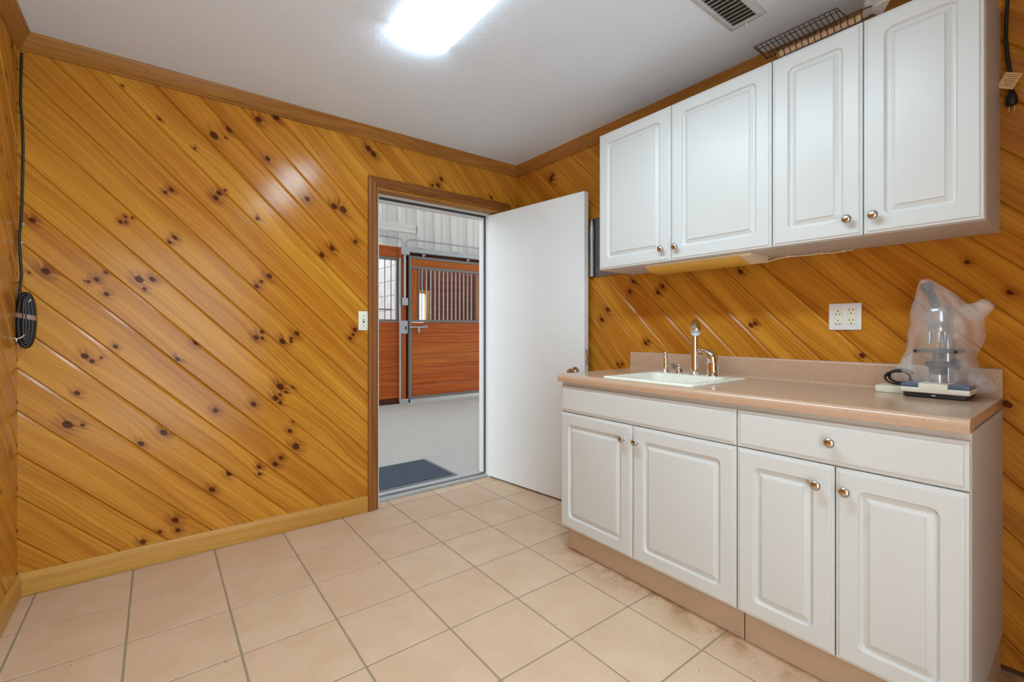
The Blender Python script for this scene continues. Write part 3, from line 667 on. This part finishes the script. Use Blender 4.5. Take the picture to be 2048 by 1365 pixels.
# black cable at the left corner, hung on nails, coiled at the end
cb = thing('hanging_cable', 'long black cable hung in the left corner with a taped coil', 'cable', (-.455, YB - .02, 1.08))
yy = YB - .011
pts = [(-.459, yy, 2.335), (-.4605, yy, 2.28), (-.462, yy - .001, 2.20), (-.463, yy, 2.12), (-.457, yy, 2.03), (-.455, yy, 1.92), (-.4565, yy, 1.80), (-.4585, yy, 1.68), (-.4615, yy - .002, 1.60), (-.466, yy - .002, 1.55), (-.464, yy - .003, 1.47), (-.459, yy - .004, 1.38), (-.463, yy - .01, 1.325), (-.466, yy - .014, 1.27)]
MB().tube(pts, .0046, 8).build('cable_run', M['black'], cb, smooth=60)
for q, (rx, rz, dx, dy) in enumerate(((.026, .115, 0, .016), (.015, .108, .003, .022), (.006, .10, -.002, .026), (.021, .112, .002, .034), (.011, .10, .003, .041), (.004, .09, .001, .045))):
    pts = []
    for i in range(28):
        a = 2 * PI * i / 28; pts.append((-.446 + dx + rx * math.copysign(abs(math.cos(a)) ** .8, math.cos(a)), YB - dy, 1.188 + rz * math.sin(a)))
    MB().tube(pts, .0072, 8, closed=True).build('coil_loop', M['black'], cb, smooth=60)
MB().tube([(-.476 + .004 + .058 * (0), YB - .028, 1.203)] + [(-.446 + .033 * math.cos(a), YB - .027 - .023 * math.sin(a), 1.205 - .004 * math.cos(a)) for a in [PI * i / 10 for i in range(10, -1, -1)]], .001, 4).build('tape_edge', M['tape'], cb)
tp = []
for zz in (1.194, 1.214):
    tp.append([(-.446 + .033 * math.cos(a), YB - .027 - .0245 * math.sin(a), zz - .008 * math.cos(a)) for a in [2 * PI * i / 24 for i in range(24)]])
MB().loops(tp, False, False).build('tape_band', M['tape'], cb, smooth=60)
MB().tube([(-.470, YB - .05, 1.108), (-.460, YB - .052, 1.111), (-.450, YB - .052, 1.117), (-.445, YB - .051, 1.126)], .0018, 6).build('twist_tie', M['tie'], cb)
MB().tube([(-.474 + .001, YB - .05, 1.112), (-.467, YB - .052, 1.106), (-.469, YB - .052, 1.098)], .0025, 6).build('twist_tie', M['tie'], cb)
MB().tube([(-.436, YB - .045, 1.262), (-.430, YB - .046, 1.268), (-.427, YB - .044, 1.277)], .0018, 6).build('twist_tie', M['tie'], cb)
for zz, xx in ((2.195, -.4555), (1.60, -.4545), (1.52, -.459)):
    MB().lathe([(.0015, 0), (.0015, .012), (.005, .0125), (.005, .0145)], o=(xx, YB + .001, zz), axis=(0, -1, 0), n=10).build('nail', M['steel'], cb, smooth=40)

# ================================================================= MICROSCOPE UNDER A BAG
mc = thing('microscope', 'silver and black microscope on a cream and slate base at counter end', 'microscope', (2.12, .35, CZ))
bx0, bx1, by0, by1 = 2.035, 2.215, .266, .440
MB().box((bx0 + .006, by0 + .010, CZ + .0006), (bx1 - .004, by1 - .010, CZ + .019), bev=.004, seg=2).build('base_skirt', M['rubber'], mc, smooth=40)
MB().box((bx0, by0, CZ + .0165), (bx1, by1, CZ + .035), bev=.005, seg=2).build('base', M['bodycream'], mc, smooth=40)
MB().box((bx0 + .0005, by0 + .0005, CZ + .034), (bx1 - .0005, by1 - .0005, CZ + .048), bev=.006, seg=2).build('base_top', M['blue'], mc, smooth=40)
MB().box((bx0 - .0015, .318, CZ + .0175), (bx0 + .14, .392, CZ + .0495), bev=.003, seg=2).build('front_panel', M['bodycream'], mc, smooth=40)
MB().box((bx0 + .0045, .349, CZ + .0085), (bx0 + .0065, .359, CZ + .011)).build('badge', M['plate'], mc)
MB().tube([(2.185, .345, CZ + .045), (2.19, .345, CZ + .10), (2.195, .345, CZ + .17), (2.185, .345, CZ + .235), (2.15, .347, CZ + .275), (2.11, .35, CZ + .285)], [.026, .022, .02, .02, .021, .022], 14).build('arm', M['silver'], mc, smooth=60)
MB().box((2.045, .297, CZ + .152), (2.185, .407, CZ + .162), bev=.002).build('stage', M['rubber'], mc)
MB().lathe([(.024, 0), (.024, .02), (.034, .024), (.034, .04), (.014, .044), (.014, .07)], o=(2.10, .352, CZ + .08)).build('condenser', M['rubber'], mc, smooth=40)
MB().lathe([(.024, 0), (.024, .028), (.018, .034)], o=(2.10, .352, CZ + .0497)).build('lamp_house', M['silver'], mc, smooth=40)
MB().lathe([(.016, 0), (.030, .006), (.038, .018), (.039, .03), (.036, .045), (.037, .058), (.030, .066), (.02, .074)], o=(2.10, .350, CZ + .238)).build('head', M['silver'], mc, smooth=50)
MB().lathe([(.028, 0), (.030, .004), (.030, .014), (.024, .02)], o=(2.10, .350, CZ + .222)).build('turret', M['silver'], mc, smooth=40)
for dy, dx, r, l in ((.021, -.012, .0085, .042), (-.004, -.018, .009, .034), (-.014, .010, .008, .028)):
    MB().lathe([(r, 0), (r, l * .6), (r * .7, l * .75), (r * .6, l)], o=(2.10 + dx, .352 + dy, CZ + .222), axis=(dx * .3, dy * .3, -1), n=14).build('objective', M['silver'], mc, smooth=40)
ev = (Vector((2.045, .374, CZ + .382)) - Vector((2.10, .354, CZ + .303)))
MB().lathe([(.0145, 0), (.0145, .03), (.0125, .032), (.0125, .07), (.0165, .074), (.0165, .096), (.0135, .098), (.0130, .094), (.001, .092)], o=(2.10, .354, CZ + .303), axis=ev).build('eyepiece_tube', M['rubber'], mc, smooth=40)
for s in (-1, 1): MB().lathe([(.018, 0), (.018, .012), (.012, .016)], o=(2.18, .345 + s * .022, CZ + .11), axis=(0, s, 0)).build('focus_knob', M['rubber'], mc, smooth=40)

# the polythene bag: rings (z above counter, centre x, centre y, half x, half y)
pb = thing('plastic_bag', 'crumpled clear plastic bag draped over the microscope', 'bag', (2.12, .345, CZ + .05))
rings = [(.048, 2.125, .343, .092, .098), (.058, 2.125, .342, .094, .101), (.07, 2.12, .343, .090, .098), (.10, 2.118, .350, .084, .098), (.128, 2.115, .355, .083, .095), (.150, 2.115, .350, .082, .088),
         (.185, 2.115, .343, .080, .092), (.22, 2.112, .338, .078, .095), (.255, 2.108, .338, .072, .090), (.285, 2.10, .345, .066, .080), (.315, 2.09, .353, .056, .064), (.345, 2.075, .358, .044, .047), (.37, 2.062, .367, .033, .031), (.388, 2.053, .372, .026, .022), (.397, 2.049, .374, .017, .014), (.401, 2.048, .375, .004, .004)]
NB = 64; L = []
rb = random.Random(5); ph = [rb.uniform(0, 6.28) for _ in range(8)]
for i, (z, cx, cy, hx_, hy_) in enumerate(rings):
    lp = []
    for k in range(NB):
        a = 2 * PI * k / NB
        wv = 1.03 - .10 * abs(math.sin(2.5 * a + ph[0] + i * .35)) + .05 * abs(math.sin(4.5 * a + ph[1] - i * .6)) + .025 * math.sin(14 * a + ph[2] + i * .7) + rb.uniform(-.022, .022)
        if i > 12: wv = 1
        lp.append((cx + hx_ * wv * math.cos(a), cy + hy_ * wv * math.sin(a), CZ + z + (.006 * math.sin(6 * a + ph[3]) if 1 < i < 13 else 0)))
    L.append(lp)
MB().loops(L, False, True).build('film', M['bag'], pb, smooth=32)
# pinched ear of the bag at the back right
L = []
for i, (t_, r1, r2) in enumerate(((0, .036, .040), (.18, .030, .034), (.4, .022, .028), (.58, .015, .024), (.72, .016, .022), (.88, .019, .020), (1, .010, .012))):
    c = Vector((2.13, .285, CZ + .272)).lerp(Vector((2.135, .2305, CZ + .318)), t_); ax = Vector((0, -.62, .5)).normalized(); u = Vector((1, 0, 0)); v_ = ax.cross(u)
    L.append([tuple(c + u * (r1 * math.cos(2 * PI * k / 24) * (1 + .15 * math.sin(7 * k + i))) + v_ * (r2 * math.sin(2 * PI * k / 24) * (1 + .18 * math.sin(5 * k + 2 * i)))) for k in range(24)])
MB().loops(L, False, True).build('ear', M['bag'], pb, smooth=180)
L = []
for i, (t_, r1, r2) in enumerate(((0, .03, .04), (.3, .034, .04), (.6, .03, .034), (.85, .022, .024), (1, .008, .01))):
    c = Vector((2.165, .285, CZ + .052)).lerp(Vector((2.185, .222, CZ + .04)), t_)
    L.append([tuple(c + Vector((r1 * math.cos(2 * PI * k / 24) * (1 + .16 * math.sin(5 * k + i)), 0, r2 * .9 * math.sin(2 * PI * k / 24) * (1 + .16 * math.sin(7 * k + 2 * i))))) for k in range(24)])
MB().loops(L, False, True).build('lower_fold', M['bag'], pb, smooth=180)
L = []
for i, (t_, r1, r2) in enumerate(((0, .016, .045), (.4, .014, .036), (.8, .010, .022), (1, .004, .01))):
    c = Vector((2.15, .43, CZ + .10)).lerp(Vector((2.165, .492, CZ + .062)), t_)
    L.append([tuple(c + Vector((r1 * math.cos(2 * PI * k / 20), 0, r2 * math.sin(2 * PI * k / 20) * (1 + .12 * math.sin(5 * k + i))))) for k in range(20)])
MB().loops(L, False, True).build('side_fold', M['bag'], pb, smooth=180)

wbx = MB().box((2.105, .446, CZ + .0006), (2.20, .527, CZ + .025), bev=.002, seg=2).build('white_box', M['bodycream'], smooth=40, loc=(2.15, .487, CZ))
tag(wbx, 'flat cream box on the counter left of the microscope', 'box')
mcb = MB(); pts = []
for i in range(70):
    a = i / 70 * 2 * PI * 3.5; g_ = i / 70
    pts.append((2.14 + .018 * math.sin(a * .7) + .012 * g_, .472 + .034 * math.cos(a) - .01 * g_, CZ + .052 + .023 * math.sin(a) + .010 * g_))
mcb.tube(pts, .0036, 8)
mcb = mcb.build('coiled_cord', M['black'], smooth=60, loc=(2.14, .47, CZ + .03)); tag(mcb, 'loosely coiled black cord lying on the cream box', 'cord')

# ================================================================= THINGS ON TOP OF THE CABINETS
wt = thing('wire_tray', 'rusty black wire tray overhanging the top of the wall cabinets', 'tray', (1.97, .69, UZ1))
def wire(pts, r=.0016, name='wire'): return MB().tube(pts, r, 6).build(name, M['wire'], wt, smooth=60)
za, zb_ = UZ1 + .042, UZ1 + .042
# overhanging grid
wire([(1.868, .855, za), (1.868, .575, za), (1.965, .570, za), (1.985, .855, za), (1.868, .855, za)], .0026, 'frame')
wire([(1.90, .857, za + .002), (1.892, .575, za + .002)], .0018, 'frame')
for i in range(17):
    y = .845 - i * .0165; wire([(1.868, y, za - .002), (1.93, y + .003, za - .004), (1.975, y + .006, za - .012)])
# front fence around the roll
wire([(1.955, .82, UZ1 + .004), (1.95, .535, UZ1 + .004), (1.985, .50, UZ1 + .03), (2.02, .505, UZ1 + .045)], .0022, 'frame')
wire([(1.962, .835, UZ1 + .050), (1.955, .70, UZ1 + .044), (1.952, .55, UZ1 + .048), (1.97, .495, UZ1 + .052)], .0026, 'frame')
for i in range(14):
    y = .80 - i * .021; wire([(1.960, y, UZ1 + .046), (1.946, y - .002, UZ1 + .024), (1.953, y - .004, UZ1 + .003)])
rl = thing('cardboard_tube', 'brown cardboard tube lying in the wire tray', 'tube', (1.985, .67, UZ1))
pr = []
for r in (.021, .0175): pr.append([(r * math.cos(2 * PI * k / 24), r * math.sin(2 * PI * k / 24)) for k in range(24)])
f3 = lambda q, y: [(1.976 + a, y, UZ1 + .0225 + b_) for a, b_ in q]
MB().loops([f3(pr[1], .53), f3(pr[0], .53), f3(pr[0], .805), f3(pr[1], .805), f3(pr[1], .53)], False, False).build('tube_wall', M['card'], rl, smooth=40)
ps = thing('plastic_sheet', 'folded clear plastic sheet beside the wire tray on top of the cabinets', 'sheet', (2.02, .5, UZ1))
L = []
for i in range(9):
    t_ = i / 8; L.append([(1.99 - .06 * math.sin(t_ * 2.4) + .012 * math.sin(7 * s), .545 - .10 * t_ - .06 * s, UZ1 + .012 + .15 * t_ * (1 - .25 * s) + .02 * math.sin(3 * s + t_ * 4)) for s in [k / 7 for k in range(8)]])
vs = [p for l in L for p in l]; fs = [(i * 8 + k, i * 8 + k + 1, (i + 1) * 8 + k + 1, (i + 1) * 8 + k) for i in range(8) for k in range(7)]
MB().add(vs, fs).build('film', M['sheet'], ps, smooth=180)
wl2 = MB().tube([(1.97, .50, UZ1 + .05), (1.975, .46, UZ1 + .055), (1.98, .40, UZ1 + .052), (1.985, .36, UZ1 + .055)], .0022, 6).build('white_lead', M['tie'], smooth=60, loc=(1.98, .43, UZ1))
tag(wl2, 'thin white lead lying on top of the narrower wall cabinet', 'wire')

# ================================================================= BARN BEYOND THE DOOR
SY = 6.70
bf = MB().box((-12, WT + .001, -.12), (21, 12, 0)).build('barn_floor', M['concrete']); tag(bf, 'pale grey concrete barn aisle floor beyond the doorway', 'floor', kind='structure')
sd = MB(); x = 1.1; rib = .311; Z0, Z1 = 2.44, 4.6; pr = []
x = 2.702 - 22 * rib
while x < 9.9:
    pr += [(x - .045, 0), (x - .025, .030), (x + .025, .030), (x + .045, 0), (x + .10, 0), (x + .108, .006), (x + .118, 0), (x + .193, 0), (x + .201, .006), (x + .211, 0)]; x += rib
n = len(pr); vs = [(a, SY + .03 - b, z) for z in (Z0, Z1) for a, b in pr] + [(a, SY + .06 - b, z) for z in (Z0, Z1) for a, b in pr]
fs = [(i, i + 1, n + i + 1, n + i) for i in range(n - 1)] + [(2 * n + i, 3 * n + i, 3 * n + i + 1, 2 * n + i + 1) for i in range(n - 1)] + [(i, 2 * n + i, 2 * n + i + 1, i + 1) for i in range(n - 1)]
sdo = sd.add(vs, fs).build('barn_wall', M['barnwhite']); tag(sdo, 'white ribbed metal siding above the horse stalls', 'wall', kind='structure')
MB().box((-4.2, SY + .005, Z0 - .035), (10, SY + .06, Z0)).build('base_flashing', M['barnwhite'], sdo)

# fixed stall front at the left
sp = thing('stall_partition', 'red-brown boarded stall front with barred grille left of the post', 'stall', (2.4, SY + .05, 0))
o = MB().box((2.972, SY - .04, .001), (3.061, SY + .10, 2.42), bev=.004).build('post', M['stall'], sp); puv(o, 2)
MB().box((2.950, SY - .047, .03), (2.975, SY - .028, 2.25)).build('corner_strip', M['galv'], sp)
o = MB().box((1.2, SY, 2.26), (2.965, SY + .05, 2.425), bev=.003).build('header_board', M['stall'], sp); puv(o, 0)
o = MB().box((1.2, SY - .002, .001), (2.965, SY + .05, .085), bev=.002).build('skirting', M['stall_dark'], sp); puv(o, 0)
for i in range(8):
    z = .088 + i * .1465; o = MB().box((1.2, SY, z), (2.965, SY + .045, z + .1463), bev=.004).build('plank', M['stall'], sp); puv(o, 0)
MB().box((1.2, SY - .004, 1.262), (2.965, SY + .05, 1.302)).build('grille_rail', M['bars'], sp)
MB().box((1.2, SY - .004, 2.215), (2.965, SY + .05, 2.258)).build('grille_rail', M['bars'], sp)
MB().box((2.915, SY - .002, 1.302), (2.965, SY + .048, 2.215)).build('grille_stile', M['bars'], sp)
b0_ = None
for i in range(16):
    x = 2.84 - i * .1
    mb_ = (x, SY + .02, 1.757)
    if b0_ is None: b0_ = MB().tube([(x, SY + .02, 1.302), (x, SY + .02, 2.215)], .009, 8).build('bar', M['bars'], sp, smooth=50, loc=mb_)
    else: copyobj(b0_, Vector(mb_) - gloc(sp))
MB().box((1.2, SY + .008, 1.445), (2.85, SY + .03, 1.465)).build('feed_rail', M['bars'], sp)

o = MB().box((3.062, SY - .007, .002), (3.145, SY + .05, 2.19)).build('door_stop_or_filler', M['stall_dark'], sp); puv(o, 2)  # dark filler, no real stop: added to block light leaking beside the post

# sliding stall door
sdr = thing('stall_door', 'orange-brown sliding stall door with steel bars', 'door', (3.8, SY - .03, .06))
dx0, dx1, dy0, dy1, dz0, dz1 = 3.105, 4.50, SY - .055, SY - .01, .055, 2.30
MB().box((dx0, dy0, dz0), (dx0 + .045, dy1, dz1)).build('frame_stile', M['bars'], sdr)
MB().box((dx1 - .03, dy0, dz0), (dx1, dy1, dz1)).build('frame_stile', M['bars'], sdr)
MB().box((dx0 + .045, dy0, dz0), (dx1 - .03, dy1, dz0 + .045)).build('frame_rail', M['bars'], sdr)
MB().box((dx0 + .045, dy0, dz1 - .04), (dx1 - .03, dy1, dz1)).build('frame_rail', M['bars'], sdr)
MB().box((dx0 + .045, dy0, 1.262), (dx1 - .03, dy1, 1.302)).build('frame_rail', M['bars'], sdr)
MB().box((dx0 + .045, dy0, 2.105), (dx1 - .03, dy1, 2.145)).build('frame_rail', M['bars'], sdr)
MB().box((3.262, dy0, 1.302), (3.285, dy1, 2.105)).build('frame_stile', M['bars'], sdr)
MB().box((4.345, dy0, 1.302), (4.375, dy1, 2.105)).build('frame_stile', M['bars'], sdr)
hh = (1.262 - dz0 - .045) / 7
for i in range(7):
    z = dz0 + .045 + i * hh
    o = MB().box((dx0 + .045, dy0 + .012, z + .002), (dx1 - .03, dy1 - .004, z + hh - .002), bev=.003).build('plank', M['stall_orange'] if i in (3, 4) else M['stall'], sdr); puv(o, 0)
o = MB().box((dx0 + .045, dy0 + .012, 2.146), (dx1 - .03, dy1 - .004, dz1 - .041), bev=.002).build('plank', M['stall_orange'], sdr); puv(o, 0)
o = MB().box((dx0 + .046, dy0 + .012, 1.303), (3.261, dy1 - .004, 2.104), bev=.002).build('panel', M['stall_orange'], sdr); puv(o, 2)
o = MB().box((4.376, dy0 + .012, 1.303), (dx1 - .031, dy1 - .004, 2.104), bev=.002).build('panel', M['stall_orange'], sdr); puv(o, 2)
b0_ = None
for i in range(13):
    x = 3.335 + i * .0775; mb_ = (x, SY - .032, 1.703)
    if b0_ is None: b0_ = MB().tube([(x, SY - .032, 1.302), (x, SY - .032, 2.105)], .0105, 8).build('bar', M['barlight'], sdr, smooth=50, loc=mb_)
    else: copyobj(b0_, Vector(mb_) - gloc(sdr))
lh = MB().box((3.11, dy0 - .02, 1.172), (3.42, dy0 - .002, 1.196), bev=.004).build('latch', M['galv'], sdr)
MB().box((3.25, dy0 - .03, 1.10), (3.275, dy0 - .012, 1.18), bev=.003).build('latch_handle', M['galv'], lh)
MB().tube([(3.34, dy0 - .012, 1.205), (3.43, dy0 - .016, 1.215)], .007, 8).build('latch_pin', M['galv'], lh, smooth=50)
for x in (3.36, 4.19):
    h_ = MB().box((x - .012, dy0 + .01, 2.295), (x + .012, dy0 + .035, 2.345)).build('hanger', M['galv'], sdr); MB().box((x - .03, dy0 - .004, 2.325), (x + .03, dy0 + .01, 2.34)).build('hanger_bolt', M['galv'], h_)
# track, header behind it
tr = thing('door_track', 'galvanised sliding door track above the stall door', 'track', (4.2, SY - .02, 2.35))
MB().box((3.10, SY - .075, 2.352), (6.5, SY - .008, 2.425), bev=.004).build('track_rail', M['galv'], tr)
for x in (3.3, 3.95, 4.6): MB().box((x - .035, SY - .078, 2.425), (x + .035, SY + .0, 2.436)).build('track_bracket', M['barlight'], tr)
hb = MB().box((3.085, SY + .0, 2.20), (6.5, SY + .05, 2.385), bev=.003).build('stall_header', M['stall_dark'], loc=(4.5, SY + .02, 2.29)); puv(hb, 0); tag(hb, 'dark red header board behind the sliding door track', 'board')
mp = thing('strike_plate', 'galvanised strike plate wrapped on the stall post', 'plate', (3.01, SY - .05, 1.08))
MB().box((2.945, SY - .0515, 1.085), (3.085, SY - .0478, 1.285)).build('plate', M['galv'], mp)
MB().box((3.04, SY - .056, 1.14), (3.06, SY - .051, 1.2)).build('slot', M['slot'], mp)
MB().box((2.95, SY - .075, .001), (3.085, SY - .0485, .075), bev=.003).build('foot_guide', M['galv'], mp)
# wiring on the post
ec = thing('electrical_conduit', 'grey conduit with junction box and switch box on the stall post', 'conduit', (3.03, SY - .06, 1.5))
MB().box((2.975, SY - .10, 2.30), (3.095, SY - .043, 2.43), bev=.004).build('junction_box', M['galv'], ec)
MB().tube([(3.03, SY - .066, 1.63), (3.03, SY - .066, 2.30)], .0145, 10).build('pipe', M['galv'], ec, smooth=50)
sb = MB().box((2.992, SY - .095, 1.52), (3.072, SY - .043, 1.635), bev=.004).build('switch_box', M['galv'], ec)
MB().box((3.024, SY - .104, 1.565), (3.040, SY - .095, 1.595), bev=.002).build('toggle', M['plate'], sb)
arc = lambda s: [(3.03 + s * .02, SY - .06, 2.43), (3.03 + s * .022, SY - .06, 2.47), (3.03 + s * .045, SY - .06, 2.52), (3.03 + s * .09, SY - .06, 2.545), (3.03 + s * .2, SY - .06, 2.55)]
MB().tube(arc(-1) + [(1.3, SY - .06, 2.52)], .011, 8).build('pipe', M['galv'], ec, smooth=50)
MB().tube(arc(1) + [(6.3, SY - .06, 2.55)], .011, 8).build('pipe', M['galv'], ec, smooth=50)
# strip light on the siding
sl = thing('strip_light', 'white fluorescent strip fixture mounted on the barn siding', 'light', (2.6, SY - .2, 2.66))
MB().prism([(0, 0), (.10, 0), (.11, -.03), (.09, -.06), (.11, -.09), (.10, -.125), (0, -.125)], lambda a, b: (1.95, SY - .14 - a, 2.74 + b), lambda a, b: (3.14, SY - .14 - a, 2.74 + b)).build('housing', M['barnwhite'], sl, smooth=20)
MB().box((3.141, SY - .25, 2.615), (3.147, SY - .14, 2.74)).build('end_cap', M['seal'], sl)
MB().box((2.3, SY - .14, 2.66), (2.5, SY + .0, 2.70)).build('mount', M['galv'], sl)

# stall interiors: boarded back wall with a window, dividers, added roof to shade the right stall
st = MB(); BYK = 10.0
st.box((1.0, BYK, 0), (4.42, BYK + .08, 1.17)); st.box((1.0, BYK, 1.17), (4.42, BYK + .08, 1.2)); st.box((5.12, BYK, 0), (8.2, BYK + .08, 3.2)); st.box((4.42, BYK, 0), (5.12, BYK + .08, 1.2)); st.box((4.42, BYK, 2.02), (5.12, BYK + .08, 3.2)); st.box((3.1, BYK, 1.2), (4.42, BYK + .08, 3.2))
sto = st.build('stall_wall', M['stall_dark']); puv(sto, 0); tag(sto, 'dark wooden back wall inside the stalls', 'wall', kind='structure')
for i in range(16):
    for (xa, xb) in ((3.2, 4.36), (5.18, 8.1)):
        z = .02 + i * .19
        o = MB().box((xa, BYK - .03, z), (xb, BYK - .001, z + .184), bev=.004).build('plank', M['stall_dark'], sto); puv(o, 0)
wn = thing('window_1', 'bright window with pale wooden frame inside the stall', 'window', (4.77, BYK, 1.2), kind='structure')
for a, b_ in (((4.36, BYK - .05, 1.14), (4.44, BYK + .1, 2.08)), ((5.10, BYK - .05, 1.14), (5.18, BYK + .1, 2.08)), ((4.44, BYK - .05, 2.0), (5.10, BYK + .1, 2.08)), ((4.44, BYK - .05, 1.14), (5.10, BYK + .1, 1.22))):
    o = MB().box(a, b_).build('window_frame', M['trim'], wn); puv(o, 2)
dv = MB().box((3.02, SY + .12, 0), (3.12, BYK, 3.2)).build('stall_divider', M['stall_dark']); puv(dv, 1); tag(dv, 'dark wooden divider wall between the two stalls', 'wall', kind='structure')
dvb = bpy.data.objects['stall_divider']
for i in range(13): MB().box((3.004, SY + .14, .02 + i * .24), (3.019, BYK - .02, .255 + i * .24), bev=.004).build('plank', M['whitewash'], dvb)
dv = MB().box((8.1, SY + .06, 0), (8.2, BYK, 3.2)).build('stall_side_wall', M['stall_dark']); puv(dv, 1); tag(dv, 'dark wooden side wall of the right stall', 'wall', kind='structure')
ro = MB().box((3.02, SY + .06, 3.2), (8.2, 8.3, 3.3)).build('added_stall_roof', M['stall_dark']); puv(ro, 0); tag(ro, 'unseen dark roof added to shade the right stall', 'roof', kind='structure')  # out-of-view roof, put in to keep the stall interior dark
lw = MB().box((1.0, 8.9, 0), (3.0, 9.0, 2.5)).build('block_wall', M['whitewash']); tag(lw, 'whitewashed wall inside the left stall', 'wall', kind='structure')
for i in range(9):
    MB().box((1.02, 8.885, .05 + i * .27), (2.98, 8.899, .05 + i * .27 + .26), bev=.004).build('board', M['whitewash'], lw)

# door mat
dm = thing('door_mat', 'dark blue-grey door mat with rubber edge outside the doorway', 'mat', (1.45, 3.4, 0))
MB().box((.98, 3.125, .0005), (1.875, 3.69, .006), bev=.002).build('rubber_edge', M['mat_edge'], dm)
MB().box((1.0, 3.15, .005), (1.845, 3.665, .011), bev=.003).build('carpet_pile', M['mat'], dm)

br_ = MB().box((-4.2, WT - .15, 4.6), (10, 6.95, 4.7)).build('added_barn_roof', M['barnwhite']); tag(br_, 'unseen white metal roof added to dim skylight in the barn aisle', 'roof', kind='structure')  # aisle roof out of view, added to cut the skylight falling in

bs_ = MB().box((-4.2, YB + TH, 0), (XL - .152, WT, 4.6)).box((XR + .152, YB + TH, 0), (10, WT, 4.6)).box((XL - .15, YB + TH, 3.301), (XR + .15, WT, 4.6)).build('added_near_wall', M['barnwhite']); tag(bs_, 'unseen white barn wall added to keep skylight out of the aisle', 'wall', kind='structure')  # near wall out of view, added against skylight entering from this side
bl_ = MB().box((-4.2, SY, 0), (1.19, SY + .06, 2.40)).box((6.51, SY, 0), (10, SY + .06, 2.40)).build('added_lower_wall', M['stall']); puv(bl_, 0); tag(bl_, 'unseen red-brown lower wall added to block skylight in the barn aisle', 'wall', kind='structure')  # lower walls out of view, added where skylight leaked into the aisle
